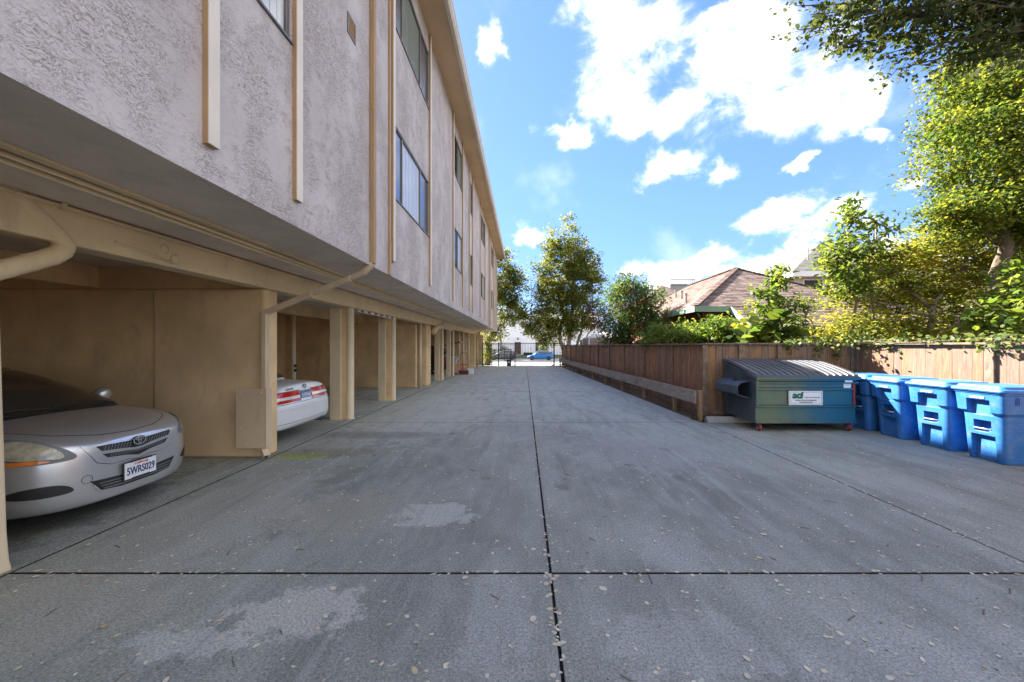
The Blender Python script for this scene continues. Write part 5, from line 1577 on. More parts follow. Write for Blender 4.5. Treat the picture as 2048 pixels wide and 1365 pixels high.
pd = MB().box(-1.58, -1.53, GY - .09, GY - .05, .40, 1.36).box(-1.06, -1.01, GY - .09, GY - .05, .40, 1.36).box(-1.53, -1.06, GY - .09, GY - .05, 1.31, 1.36).box(-1.53, -1.06, GY - .09, GY - .05, .40, .45).build('lock_frame', MATS['black iron'], gate, True)
MB().box(2.38, 2.46, GY - .09, GY - .02, .86, 1.18).build('gate_motor', MATS['black plastic'], gate, True)
MB().lathe([(.02, -.02), (.06, -.02), (.06, .02), (.02, .02)], (2.30, GY, .062), 'y', 14).build('roller', MATS['alloy'], gate, True)
tb = thing('trash_can', (-1.18, 29.55, 0.0), 'dark blue bin with a pale label standing against the iron gate', 'bin')
paint('navy plastic', (0.012, 0.018, 0.07), 0.5, 0.2, 6)
b = MB(); loft(b, [ring(-.15, .15, .15, 0, .03), ring(-.18, .18, .18, .46, .03)]); b.build('body', MATS['navy plastic'], tb, bevel=.006)
b = MB(); loft(b, [ring(-.195, .195, .195, .462, .03), ring(-.19, .19, .19, .50, .03), ring(-.13, .13, .13, .53, .03)]); b.build('lid', MATS['navy plastic'], tb, bevel=.006)
MB().box(-.08, .08, -.1735, -.168, .28, .36).build('label_panel', MATS['plate white'], tb)

# ------------------------------------------------------------------ white building across the street
wbd = thing('white_building', (2, 70, 0), 'white stucco building with a dark door across the street beyond the gate', 'building')
MB().box(-10.5, 13.0, 65.0, 80, -0.3, 6.95).build('wall', MATS['white stucco'], wbd, True)
MB().box(-10.7, 13.2, 64.8, 80.2, 6.953, 7.2).build('parapet', MATS['white stucco'], wbd, True, bevel=.05)
def far_window(x0, x1, z0, z1, arch=False, parent=wbd, y=65.0, fm='window frame metal'):
    f_ = MB().box(x0 - .06, x0, y - .06, y + .02, z0, z1).box(x1, x1 + .06, y - .06, y + .02, z0, z1).box(x0 - .1, x1 + .1, y - .1, y + .02, z0 - .08, z0)
    if arch:
        n = 8; cx = (x0 + x1) / 2; r_ = (x1 - x0) / 2
        for k in range(n):
            a, c = PI * k / n, PI * (k + 1) / n
            f_.bar((cx + (r_ + .03) * math.cos(a), y - .02, z1 + (r_ + .03) * math.sin(a)), (cx + (r_ + .03) * math.cos(c), y - .02, z1 + (r_ + .03) * math.sin(c)), .06, .06, up=(0, 1, 0))
    else:
        f_.box(x0 - .06, x1 + .06, y - .06, y + .02, z1, z1 + .06)
    fo = f_.build('window', MATS[fm], parent, True)
    pn = MB()
    poly = [(x0, z0), (x1, z0), (x1, z1)] + ([(cx + r_ * math.cos(PI * k / 8), z1 + r_ * math.sin(PI * k / 8)) for k in range(1, 8)] if arch else []) + [(x0, z1)]
    pn.prism(poly, 'y', y - .015, y - .006)
    pn.build('pane', MATS['dark room'], fo)
    return fo
far_window(-2.05, -1.6, 4.95, 5.6, True); far_window(-.5, -.05, 4.9, 5.6, True)
far_window(2.05, 2.55, .7, 2.1); far_window(2.85, 3.3, .7, 2.1); far_window(9.7, 10.6, 1.5, 2.6, fm='white paint')
dr = MB().box(-1.58, -.55, 64.92, 64.99, 0.06, 2.2).build('door', MATS['dark wood door'], wbd, True)
for k in range(2):
    for j in range(3): MB().box(-1.48 + k * .48, -1.12 + k * .48, 64.895, 64.92, .2 + j * .65, .72 + j * .65).build('door_panel', MATS['dark wood door'], dr, bevel=.02)
ar = MB()
for k in range(10):
    a, c = PI * k / 10, PI * (k + 1) / 10
    ar.bar((-1.06 + .95 * math.cos(a), 64.97, 2.3 + .75 * math.sin(a)), (-1.06 + .95 * math.cos(c), 64.97, 2.3 + .75 * math.sin(c)), .14, .12, up=(0, 1, 0))
ar.box(-2.08, -1.94, 64.9, 64.99, .06, 2.3).box(-.18, -.04, 64.9, 64.99, .06, 2.3)
ar.build('door_arch', MATS['white stucco'], wbd, True)
MB().lathe([(.03, 0), (.09, .08), (.09, .3), (.04, .4)], (-1.06, 64.85, 2.55), 'z', 8).build('porch_lamp', MATS['black iron'], wbd, True)
MB().box(-1.75, -.3, 63.9, 64.8, -.1, .08).box(-1.6, -.45, 63.5, 63.9, -.2, -.02).build('step', MATS['pavement concrete'], wbd, True)
MB().tube([(-4.0, 64.9, 0), (-4.0, 64.9, 6.9)], .1, 8).build('downpipe', MATS['ink grey'], wbd, True)
MB().box(-.1, 1.45, 63.6, 64.1, .02, .42).build('planter', MATS['black iron']); tag(bpy.data.objects['planter'], 'long dark planter box standing in front of the white building', 'planter')

# utility wires over the street
for i, (z0, z1) in enumerate(((8.2, 8.0), (4.9, 4.75))):
    pts = []
    for k in range(13):
        t = k / 12
        pts.append((-30 + 70 * t, 47, z0 + (z1 - z0) * t + 1.1 * ((2 * t - 1) ** 2) - .3))
    w_ = MB().tube(pts, .014, 5).build('utility_wire', MATS['black plastic'])
    tag(w_, ['thin upper wire crossing the sky above the street', 'thin lower wire crossing between the street trees'][i], 'wire', 'wires over the street')

# ------------------------------------------------------------------ houses behind the fence
tinted('brown shingle', [(0.105, 0.068, 0.055), (0.155, 0.105, 0.085), (0.20, 0.145, 0.12), (0.26, 0.195, 0.165)], 0.9, 0.3)
tinted('grey shingle', [(0.10, 0.095, 0.09), (0.14, 0.132, 0.125), (0.18, 0.17, 0.16)], 0.9, 0.3)
paint('brown stucco', (0.20, 0.085, 0.05), 0.85, 0.1, 1.5, bmp=0.2, bscale=40)
paint('sage trim', (0.22, 0.33, 0.25), 0.6, 0.08, 2)
paint('cream siding', (0.62, 0.62, 0.58), 0.7, 0.05, 1)
paint('steel vent', (0.35, 0.30, 0.27), 0.5, 0.15, 6, metal=.4)


def roof_face(poly, parent, mat, name='shingles', course=0.14, tab=0.30, lift=0.012, seed=1):
    """a roof plane (corner points, eave edge first: poly[0] to poly[1]) tiled with overlapping shingle tabs"""
    rr = random.Random(seed)
    P = [Vector(p) for p in poly]
    u = (P[1] - P[0]).normalized()
    n = (P[1] - P[0]).cross(P[2] - P[0]).normalized()
    if n.z < 0: n = -n
    v = n.cross(u).normalized()
    if v.z < 0: v = -v
    q = [((p - P[0]).dot(u), (p - P[0]).dot(v)) for p in P]
    vmax = max(b for a, b in q)
    def span(y):
        xs = []
        for i in range(len(q)):
            (x0, y0), (x1, y1) = q[i], q[(i + 1) % len(q)]
            if (y0 - y) * (y1 - y) <= 0 and abs(y1 - y0) > 1e-9: xs.append(x0 + (x1 - x0) * (y - y0) / (y1 - y0))
        return (min(xs), max(xs)) if len(xs) >= 2 else None
    b = MB()
    y = 0.0; k = 0
    while y < vmax - .01:
        s0 = span(y + .004); s1 = span(min(y + course, vmax - .004))
        if s0 and s1:
            x = s0[0] - (k % 2) * tab * .5
            while x < s0[1]:
                a0, c0 = max(x + .006, s0[0]), min(x + tab - .006, s0[1])
                a1, c1 = max(x + .006, s1[0]), min(x + tab - .006, s1[1])
                if c0 - a0 > .02:
                    if c1 <= a1: c1 = a1 = min(max((a0 + c0) / 2, s1[0]), s1[1])
                    W = lambda a_, y_, h_: P[0] + u * a_ + v * y_ + n * h_
                    l_ = lift + rr.uniform(0, .008)
                    b.add([W(a0, y - .01, l_), W(c0, y - .01, l_), W(c1, y + course, .002), W(a1, y + course, .002), W(a0, y - .01, 0), W(c0, y - .01, 0)], [(0, 1, 2, 3), (4, 5, 1, 0)], 0, rr.random())
                x += tab
        y += course; k += 1
    o = b.build(name, MATS[mat], parent, True, fix=False)
    tag(o, kind='stuff')
    return o


def caps(parent, a, c, mat, seed=2):
    rr = random.Random(seed)
    a, c = Vector(a), Vector(c); L = (c - a).length; n = int(L / .2)
    b = MB()
    for k in range(n):
        p, q_ = a.lerp(c, k / n), a.lerp(c, (k + 1.25) / n)
        b.bar(p + Vector((0, 0, .045)), q_ + Vector((0, 0, .02)), .24, .03, tint=rr.random() * .5)
    o = b.build('ridge_caps', MATS[mat], parent, True)
    return tag(o, kind='stuff')


h1 = thing('house', (9.96, 18, 0), 'brown bungalow with a hipped brown shingle roof and pale green trim behind the fence', 'house')
EX0, EX1, EY, EZ, RX, RZ = 6.38, 13.54, 14.0, 3.10, 9.96, 5.24
RY0, RY1 = 17.58, 22.6
fr_y, fr_z = 12.7, 2.32
roof_face([(EX0, EY, EZ), (EX1, EY, EZ), (RX, RY0, RZ)], h1, 'brown shingle', seed=1)
roof_face([(EX0, RY1 + 3.5, EZ), (EX0, EY, EZ), (RX, RY0, RZ), (RX, RY1, RZ)], h1, 'brown shingle', seed=2)
roof_face([(EX1, EY, EZ), (EX1, RY1 + 3.5, EZ), (RX, RY1, RZ), (RX, RY0, RZ)], h1, 'brown shingle', seed=3)
roof_face([(EX1, RY1 + 3.5, EZ), (EX0, RY1 + 3.5, EZ), (RX, RY1, RZ)], h1, 'brown shingle', seed=4)
roof_face([(7.72, fr_y, fr_z), (16.5, fr_y, fr_z), (16.5, EY + .02, EZ - .0), (7.72, EY + .02, EZ - .0)], h1, 'brown shingle', seed=5)
dk = MB()
e_ = .03
dk.add([(EX0, EY, EZ - e_), (EX1, EY, EZ - e_), (EX1, RY1 + 3.5, EZ - e_), (EX0, RY1 + 3.5, EZ - e_), (RX, RY0, RZ - e_), (RX, RY1, RZ - e_)], [(0, 1, 4), (1, 2, 5, 4), (2, 3, 5), (3, 0, 4, 5), (3, 2, 1, 0)])
dk.add([(7.74, fr_y, fr_z - e_), (16.5, fr_y, fr_z - e_), (16.5, EY, EZ - e_ - .01), (7.74, EY, EZ - e_ - .01)], [(0, 1, 2, 3)])
dk.build('roof', MATS['brown stucco'], h1, True, fix=False)
caps(h1, (EX0, EY, EZ), (RX, RY0, RZ), 'brown shingle', 1); caps(h1, (EX1, EY, EZ), (RX, RY0, RZ), 'brown shingle', 2); caps(h1, (RX, RY0, RZ), (RX, RY1, RZ), 'brown shingle', 3)
MB().box(EX0 - .03, EX0 + .012, EY - .02, RY1 + 3.5, EZ - .20, EZ + .01).box(EX0 + .012, 7.73, EY - .03, EY + .012, EZ - .2, EZ + .01).build('fascia', MATS['sage trim'], h1, True)
MB().bar((7.70, EY - .02, EZ - .10), (7.70, fr_y - .02, fr_z - .08), .05, .20).box(7.70, 16.5, fr_y - .05, fr_y, fr_z - .18, fr_z - .0).build('barge_board', MATS['sage trim'], h1, True)
MB().box(EX0 + .5, 7.9, EY + .45, RY1 + 3, 0, EZ - .2).box(7.9, 16.2, 13.2, RY1 + 3, 0, fr_z + .1).build('wall', MATS['brown stucco'], h1, True)
MB().box(EX0 + .02, 7.7, EY, EY + .5, EZ - .2, EZ - .18).box(EX0 + .02, EX0 + .5, EY, RY1 + 3, EZ - .2, EZ - .18).build('eave_board', MATS['brown stucco'], h1, True)
far_window(7.25, 7.75, 1.2, 2.45, parent=h1, y=EY + .44, fm='sage trim'); far_window(8.1, 9.3, 1.2, 2.1, parent=h1, y=13.19, fm='sage trim'); far_window(10.3, 11.5, 1.2, 2.1, parent=h1, y=13.19, fm='sage trim')
for (x_, y_) in ((7.7, 18.3), (8.3, 20.5), (7.0, 16.2)):
    z_ = EZ + (x_ - EX0) * (RZ - EZ) / (RX - EX0)
    MB().lathe([(.05, -.1), (.05, .35), (.07, .36), (.07, .42)], (x_, y_, z_), 'z', 10).build('roof_vent', MATS['steel vent'], h1, True)

h2 = thing('house', (23, 29, 0), 'tall pale house with a grey shingle roof rising behind the brown bungalow', 'house')
ax0, ax1, ay0, ay1, az0 = 17.2, 31.0, 24.0, 35.0, 6.35
rp0, rp1 = (23.1, 29.5, 9.45), (26.0, 29.5, 9.45)
roof_face([(ax0, ay0, az0), (ax1, ay0, az0), rp1, rp0], h2, 'grey shingle', course=.25, tab=.5, seed=6)
roof_face([(ax0, ay1, az0), (ax0, ay0, az0), rp0], h2, 'grey shingle', course=.25, tab=.5, seed=7)
dk = MB().add([(ax0, ay0, az0 - .03), (ax1, ay0, az0 - .03), (ax1, ay1, az0 - .03), (ax0, ay1, az0 - .03), (rp0[0], rp0[1], rp0[2] - .03), (rp1[0], rp1[1], rp1[2] - .03)], [(0, 1, 5, 4), (1, 2, 5), (2, 3, 4, 5), (3, 0, 4), (3, 2, 1, 0)])
dk.build('roof', MATS['cream siding'], h2, True, fix=False)
MB().box(ax0 - .05, ax1, ay0 - .08, ay0 + .0, az0 - .30, az0 + .02).box(ax0 - .08, ax0 - .0, ay0, ay1, az0 - .3, az0 + .02).build('fascia', MATS['white paint'], h2, True)
sd_ = MB()
for k in range(22): sd_.prism([(24.55, k * .29), (24.6, k * .29), (24.6, k * .29 + .288), (24.58, k * .29 + .288)], 'x', ax0 + .5, ax1 - .4)
sd_.box(ax0 + .52, ax1 - .42, 24.6, ay1 - .5, 0, az0 - .04)
sd_.build('wall', MATS['cream siding'], h2, True)
far_window(18.3, 19.5, 4.6, 5.9, parent=h2, y=24.54, fm='white paint'); far_window(20.4, 21.6, 4.6, 5.9, parent=h2, y=24.54, fm='white paint')
MB().lathe([(.07, 0), (.07, 2.6), (.13, 2.62), (.13, 2.74)], (24.6, 26.2, 7.4), 'z', 10).build('flue', MATS['steel vent'], h2, True)
for (x_, y_, z_) in ((19.9, 26.3, 7.55), (20.9, 26.0, 7.4)):
    MB().lathe([(.05, 0), (.05, .9)], (x_, y_, z_), 'z', 8).build('roof_vent', MATS['steel vent'], h2, True)

h3 = thing('house', (15, 38, 0), 'small dark roofed house with a flat grey top far behind the pink flowering bush', 'house')
roof_face([(10.6, 34, 5.4), (17, 34, 5.4), (13.6, 37, 7.6)], h3, 'brown shingle', course=.25, tab=.5, seed=8)
roof_face([(10.6, 41, 5.4), (10.6, 34, 5.4), (13.6, 37, 7.6), (13.6, 38.5, 7.6)], h3, 'brown shingle', course=.25, tab=.5, seed=9)
MB().add([(10.6, 34, 5.37), (17, 34, 5.37), (17, 41, 5.37), (10.6, 41, 5.37), (13.6, 37, 7.57), (13.6, 38.5, 7.57)], [(0, 1, 4), (1, 2, 5, 4), (2, 3, 5), (3, 0, 4, 5), (3, 2, 1, 0)]).build('roof', MATS['brown stucco'], h3, True, fix=False)
MB().box(11.1, 16.5, 34.4, 40.5, 0, 5.37).build('wall', MATS['cream siding'], h3, True)
fb = MB().box(15.6, 18.2, 40, 46, 0, 8.2).build('flat_roof_wing', MATS['ink grey'], h3, True)
rb = MB()
for k in range(14): rb.box(15.62 + k * .19, 15.66 + k * .19, 39.9, 40.0, 8.0, 8.6)
rb.box(15.6, 18.2, 39.88, 40.0, 8.6, 8.68); rb.build('railing', MATS['ink grey'], h3, True)

# garden canopy behind the lane fence
paint('canopy cloth', (0.58, 0.55, 0.50), 0.9, 0.06, 1.5)
paint('canopy side', (0.34, 0.31, 0.29), 0.9, 0.08, 1.5)
gc = thing('garden_canopy', (4.95, 23.3, 0), 'pale fabric garden canopy with a peaked top just behind the dark fence', 'canopy')
cx0, cx1, cy0, cy1, cz = 3.85, 6.2, 22.2, 24.6, 2.12
MB().add([(cx0, cy0, cz), (cx1, cy0, cz), (cx1, cy1, cz), (cx0, cy1, cz), ((cx0 + cx1) / 2, (cy0 + cy1) / 2, 2.52), (cx0, cy0, cz - .04), (cx1, cy0, cz - .04), (cx1, cy1, cz - .04), (cx0, cy1, cz - .04)],
         [(0, 1, 4), (1, 2, 4), (2, 3, 4), (3, 0, 4), (5, 6, 1, 0), (6, 7, 2, 1), (7, 8, 3, 2), (8, 5, 0, 3), (8, 7, 6, 5)]).build('canopy_top', MATS['canopy cloth'], gc, True)
val = MB()
for (a, c) in (((cx0, cy0), (cx1, cy0)), ((cx0, cy0), (cx0, cy1))):
    n = 8
    for k in range(n):
        p = (a[0] + (c[0] - a[0]) * k / n, a[1] + (c[1] - a[1]) * k / n); q_ = (a[0] + (c[0] - a[0]) * (k + 1) / n, a[1] + (c[1] - a[1]) * (k + 1) / n)
        val.bar((p[0], p[1], cz - .16), (q_[0], q_[1], cz - .16), .02, .22)
val.build('valance', MATS['canopy side'], gc, True)
MB().box(cx0 + .03, cx1 - .03, cy0 + .03, cy0 + .06, .1, cz - .27).box(cx0 + .03, cx0 + .06, cy0 + .06, cy1, .1, cz - .27).build('side_panel', MATS['canopy side'], gc, True)
for (x_, y_) in ((cx0, cy0), (cx1, cy0), (cx0, cy1), (cx1, cy1)): MB().box(x_ - .03, x_ + .03, y_ - .03, y_ + .03, 0, cz - .045).build('pole', MATS['white paint'], gc, True)

# ------------------------------------------------------------------ plants
leafmat('leaf mixed', [(0.042, 0.071, 0.021), (0.080, 0.122, 0.029), (0.143, 0.176, 0.042), (0.252, 0.244, 0.050), (0.319, 0.277, 0.101)])
leafmat('leaf yellow', [(0.036, 0.074, 0.022), (0.076, 0.133, 0.030), (0.138, 0.188, 0.040), (0.231, 0.250, 0.044), (0.289, 0.250, 0.053)])
leafmat('leaf maple', [(0.080, 0.130, 0.034), (0.160, 0.210, 0.046), (0.260, 0.277, 0.063), (0.344, 0.328, 0.084), (0.386, 0.227, 0.076)], trans=.68)
leafmat('leaf fresh', [(0.055, 0.109, 0.021), (0.109, 0.176, 0.034), (0.185, 0.235, 0.046), (0.269, 0.277, 0.084)])
leafmat('leaf oak', [(0.038, 0.063, 0.025), (0.063, 0.097, 0.034), (0.101, 0.130, 0.038), (0.168, 0.176, 0.050)], trans=0.5)
leafmat('leaf pine', [(0.032, 0.060, 0.020), (0.057, 0.094, 0.025), (0.113, 0.126, 0.038), (0.189, 0.158, 0.050)])
leafmat('leaf plum', [(0.063, 0.013, 0.020), (0.113, 0.023, 0.032), (0.088, 0.063, 0.025)])
leafmat('leaf oleander', [(0.028, 0.063, 0.025), (0.057, 0.108, 0.038), (0.108, 0.158, 0.050), (0.189, 0.151, 0.063)])
leafmat('petal pink', [(0.45, 0.05, 0.08), (0.55, 0.12, 0.14), (0.5, 0.2, 0.15)])
leafmat('leaf ivy', [(0.063, 0.113, 0.038), (0.139, 0.189, 0.076), (0.252, 0.277, 0.151)])
paint('bark', (0.17, 0.125, 0.09), 0.95, 0.3, 5, bmp=0.8, bscale=18)
paint('pale bark', (0.30, 0.25, 0.20), 0.9, 0.25, 4, bmp=0.5, bscale=20)


def leaves_mesh(name, pts, size, mat, aspect=0.5, up=0.5, tint=None, jit=0.35, droop=0.0, shape='diamond', outw=None):
    """one small folded blade per point"""
    P = np.asarray(pts, float); n = len(P)
    nor = nrng.normal(size=(n, 3)); nor[:, 2] = np.abs(nor[:, 2]) + up
    if outw is not None: nor += outw
    nor /= np.linalg.norm(nor, axis=1)[:, None]
    t = nrng.normal(size=(n, 3)); t[:, 2] -= droop
    t -= nor * np.sum(t * nor, axis=1)[:, None]
    t /= np.linalg.norm(t, axis=1)[:, None] + 1e-9
    s = np.cross(nor, t)
    L = (size * (1 + jit * nrng.uniform(-1, 1, n)))[:, None]
    W = L * aspect * 0.5
    if shape == 'diamond':
        V = np.stack([P, P + t * L * .45 + s * W + nor * L * .05, P + t * L, P + t * L * .45 - s * W + nor * L * .05], axis=1)
        k = 4
    else:
        V = np.stack([P, P + t * L * .3 + s * W * .9 + nor * L * .05, P + t * L * .7 + s * W * .8 + nor * L * .05, P + t * L - nor * L * .06, P + t * L * .7 - s * W * .8 + nor * L * .05, P + t * L * .3 - s * W * .9 + nor * L * .05], axis=1)
        k = 6
    V = V.reshape(-1, 3)
    me = bpy.data.meshes.new(name)
    me.vertices.add(n * k); me.vertices.foreach_set('co', V.ravel())
    me.loops.add(n * k); me.loops.foreach_set('vertex_index', np.arange(n * k, dtype=np.int32))
    me.polygons.add(n); me.polygons.foreach_set('loop_start', np.arange(0, n * k, k, dtype=np.int32))
    me.update(calc_edges=True)
    me.materials.append(MATS[mat])
    if tint is None: tint = nrng.uniform(0, 1, n)
    at = me.attributes.new('tint', 'FLOAT', 'FACE')
    at.data.foreach_set('value', np.clip(tint, 0, 1).astype(np.float32))
    return me


def crown_points(blobs, clumps, per, spread, hollow=0.55, flat=0.6, seed=1):
    """clumps in the outer part of each ellipsoid; leaves scattered round each clump"""
    r_ = np.random.default_rng(seed)
    C = []
    vol = np.array([b[3] * b[4] * b[5] for b in blobs]) ** 0.75; vol /= vol.sum()
    for b, f_ in zip(blobs, vol):
        m = max(1, int(round(clumps * f_)))
        v = r_.normal(size=(m, 3)); v /= np.linalg.norm(v, axis=1)[:, None]
        rad = hollow + (1 - hollow) * r_.uniform(0, 1, m) ** 0.6
        rad *= 1 + 0.16 * r_.normal(size=m)
        C.append(np.array(b[:3]) + v * rad[:, None] * np.array(b[3:6]))
    C = np.concatenate(C)
    ctint = r_.uniform(0, 1, len(C))
    sp = spread * r_.uniform(.6, 1.35, len(C))
    off = r_.normal(size=(len(C), per, 3)) * sp[:, None, None] * np.array([1, 1, flat])
    P = (C[:, None, :] + off).reshape(-1, 3)
    T = np.repeat(ctint, per) * 0.62 + r_.uniform(0, .5, len(P)) - .06
    return P, T, C


def limb(b, p, q, r0, r1, rr, n=7, wob=0.06, steps=5):
    p, q = Vector(p), Vector(q); L = (q - p).length
    pts = []
    for i in range(steps + 1):
        t = i / steps
        w = L * wob * math.sin(PI * t)
        pts.append(p.lerp(q, t) + Vector((rr.uniform(-w, w), rr.uniform(-w, w), rr.uniform(-w, w) * .5)))
    b.tube(pts, [r0 + (r1 - r0) * i / steps for i in range(steps + 1)], n)
    return pts


def tree(name, base, label, cat, blobs, clumps, per, spread, leaf, mat, trunks, bark='bark', group=None, seed=1, hollow=0.55, flat=0.6, aspect=.5, up=.5, twigs=40, shape='diamond', droop=0., extra=None, tr=.12):
    rr = random.Random(seed)
    root = thing(name, base, label, cat, group)
    P, T, C = crown_points(blobs, clumps, per, spread, hollow, flat, seed)
    me = leaves_mesh('crown', P, leaf, mat, aspect, up, T, shape=shape, droop=droop)
    o = link('crown', me, root, True)
    b = MB()
    ends = []
    for (p, q, r0, r1) in trunks:
        pts = limb(b, p, q, r0, r1, rr, 9, .05, 7)
        ends += pts[2:]
    idx = list(range(len(C))); rr.shuffle(idx)
    for i in idx[:twigs]:
        c = Vector(C[i])
        lower = [e for e in ends if e.z < c.z + .3] or ends
        e = min(lower, key=lambda e_: (e_ - c).length)
        limb(b, e, c, max(.008, tr * .22), .006, rr, 5, .10, 4)
    b.build('trunk', MATS[bark], root, True, smooth=True)
    return root


# tall street tree at the far end of the fence
tree('tall_tree', (3.75, 31.6, 0), 'tall grey-green tree with several pale trunks at the far end of the lane fence', 'tree',
     [(3.3, 32, 4.6, 2.2, 2.0, 2.2), (3.4, 32, 7.2, 2.3, 2.0, 2.4), (3.7, 32, 8.8, 1.5, 1.5, 2.0), (3.9, 32, 11.1, .75, .8, 1.6), (2.9, 32, 10.6, .7, .8, 1.5), (4.8, 32, 9.9, .7, .8, 1.4), (4.9, 32, 7.4, 1.6, 1.6, 2.2), (2.1, 32, 9.9, .6, .7, 1.7), (5.7, 32, 8.2, .8, .9, 1.5), (1.6, 32, 8.2, .7, .8, 1.0), (6.2, 32, 6.6, .7, .8, .8), (1.5, 31.8, 3.4, 1.4, 1.4, 1.5), (0.7, 31.8, 3.7, 1.0, 1.1, 1.0), (4.9, 32, 4.4, 1.6, 1.4, 1.8), (2.4, 32, 5.7, 1.7, 1.6, 1.7), (1.9, 31.8, 2.1, .8, .9, .8), (3.2, 31.9, 3.2, 1.3, 1.2, 1.0), (4.4, 31.9, 3.3, 1.2, 1.0, .9)],
     820, 50, .26, .19, 'leaf mixed', [((3.5, 31.7, -.05), (3.0, 32, 7.5), .20, .06), ((3.75, 31.6, -.05), (3.9, 32, 10.5), .22, .05), ((4.1, 31.7, -.05), (5.3, 32, 6.5), .15, .05), ((4.0, 31.6, .2), (6.2, 32, 3.6), .10, .04)], bark='pale bark', seed=3, twigs=70, aspect=.55)
# tree in front of the end of the building
tree('ivy_tree', (-3.15, 32.2, 0), 'leafy tree with an ivy covered trunk past the far end of the apartment building', 'tree',
     [(-2.4, 33, 7.6, 2.2, 1.7, 2.0), (-1.2, 33, 6.6, 1.4, 1.4, 1.5), (-2.2, 33, 4.7, 2.2, 1.7, 1.6), (-.9, 33, 4.6, 1.2, 1.2, 1.1), (-2.5, 33, 9.3, 1.4, 1.2, 1.0), (-3.2, 32.4, 2.6, .9, .8, .7), (-2.0, 32.6, 2.5, .5, .6, .45), (-.9, 33, 8.2, .7, .8, .8)],
     320, 46, .27, .22, 'leaf mixed', [((-3.15, 32.3, -.05), (-2.6, 33, 6.5), .26, .08), ((-3.1, 32.3, 2.0), (-1.4, 33, 4.2), .10, .04)], seed=5, twigs=40)
iv = []
r_ = np.random.default_rng(8)
for k in range(900):
    z = r_.uniform(0, 2.0); a = r_.uniform(0, 2 * PI); rr_ = .30 + r_.uniform(0, .12) - .05 * z
    iv.append((-3.12 + rr_ * math.cos(a), 32.3 + rr_ * math.sin(a), z))
o = link('ivy', leaves_mesh('ivy', iv, .16, 'leaf yellow'), None); tag(o, 'ivy wrapped round the trunk base by the left end of the iron gate', 'ivy')
# plum
tree('plum_tree', (6.6, 29.5, 0), 'dark red leaved plum tree behind the tall grey-green tree', 'tree',
     [(6.1, 29.5, 3.9, 1.1, 1.0, 1.3), (6.9, 29.8, 4.4, .9, .9, .9), (5.7, 29.5, 2.9, .7, .8, .7)], 46, 44, .24, .15, 'leaf plum', [((6.6, 29.5, -.05), (6.4, 29.5, 4), .09, .04)], seed=7, twigs=22)
# oleander with pink flowers
ole = tree('oleander', (5.1, 17.0, 0), 'tall oleander bush with pink flowers behind the dark fence', 'bush',
     [(4.7, 17, 3.6, 1.0, 1.0, 1.1), (5.3, 17, 2.7, 1.3, 1.0, 1.5), (4.25, 17, 2.9, .7, .8, 1.5), (5.9, 17.2, 3.0, .8, .8, 1.0), (4.35, 17, 4.2, .3, .4, .6), (5.35, 17, 4.1, .3, .4, .6), (5.0, 16.8, 1.7, 1.1, .9, .9)],
     240, 54, .20, .20, 'leaf oleander', [((4.9, 17, -.05), (4.6, 17, 3.6), .05, .02), ((5.2, 17, -.05), (5.7, 17, 3.4), .05, .02), ((4.8, 17, -.05), (4.3, 17, 3.8), .05, .02)], seed=9, aspect=.24, twigs=40, up=.2, flat=.9)
fl = []
for (cx, cy, cz) in ((4.35, 16.2, 3.5), (5.75, 16.2, 3.35), (5.95, 16.3, 3.0), (5.0, 16.1, 2.5), (4.8, 16.1, 2.2), (6.3, 16.4, 2.3), (5.1, 16.2, 3.6), (5.5, 16.2, 2.0), (4.6, 16.2, 4.0), (6.2, 16.4, 3.5), (4.5, 16.2, 2.9), (6.5, 16.5, 2.6)):
    for k in range(17): fl.append((cx + nrng.normal() * .13, cy + nrng.normal() * .13, cz + nrng.normal() * .09))
tag(link('blossom', leaves_mesh('blossom', fl, .085, 'petal pink', .8), ole, True), kind='stuff')
# low green bushes behind the corner of the fence
BUSH = [('feathery green bush behind the lane fence, left of the corner post', (4.5, 11.6, 0), [(4.5, 11.6, 1.75, .75, .7, .55), (5.1, 11.7, 1.7, .6, .6, .5)], 'leaf fresh', .12, 13),
        ('bright green bush just behind the fence corner', (5.55, 11.3, 0), [(5.7, 11.3, 1.8, .7, .6, .65), (6.2, 11.3, 1.85, .5, .5, .6)], 'leaf fresh', .14, 15)]
for (lab, base, bl, mt, sz, sd) in BUSH:
    tree('green_bush', base, lab, 'bush', bl, 150, 40, .14, sz, mt, [((base[0], base[1], -.05), (bl[0][0], bl[0][1], 1.6), .04, .015), ((base[0], base[1], -.05), (bl[1][0], bl[1][1], 1.6), .04, .015)], seed=sd, twigs=24, aspect=.4)
# fig-like plant with big leaves
tree('fig_plant', (5.6, 9.5, 0), 'young plant with very large yellow-green leaves above the fence', 'plant',
     [(5.75, 9.4, 1.95, .45, .4, .42), (6.35, 9.4, 1.9, .5, .4, .42), (6.1, 9.4, 2.2, .35, .35, .3)], 46, 5, .13, .27, 'leaf yellow', [((5.6, 9.5, -.05), (5.8, 9.4, 2.0), .025, .012), ((5.9, 9.5, -.05), (6.3, 9.4, 2.1), .025, .012)], seed=17, twigs=20, aspect=.8, shape='oval', up=.9, hollow=.3)
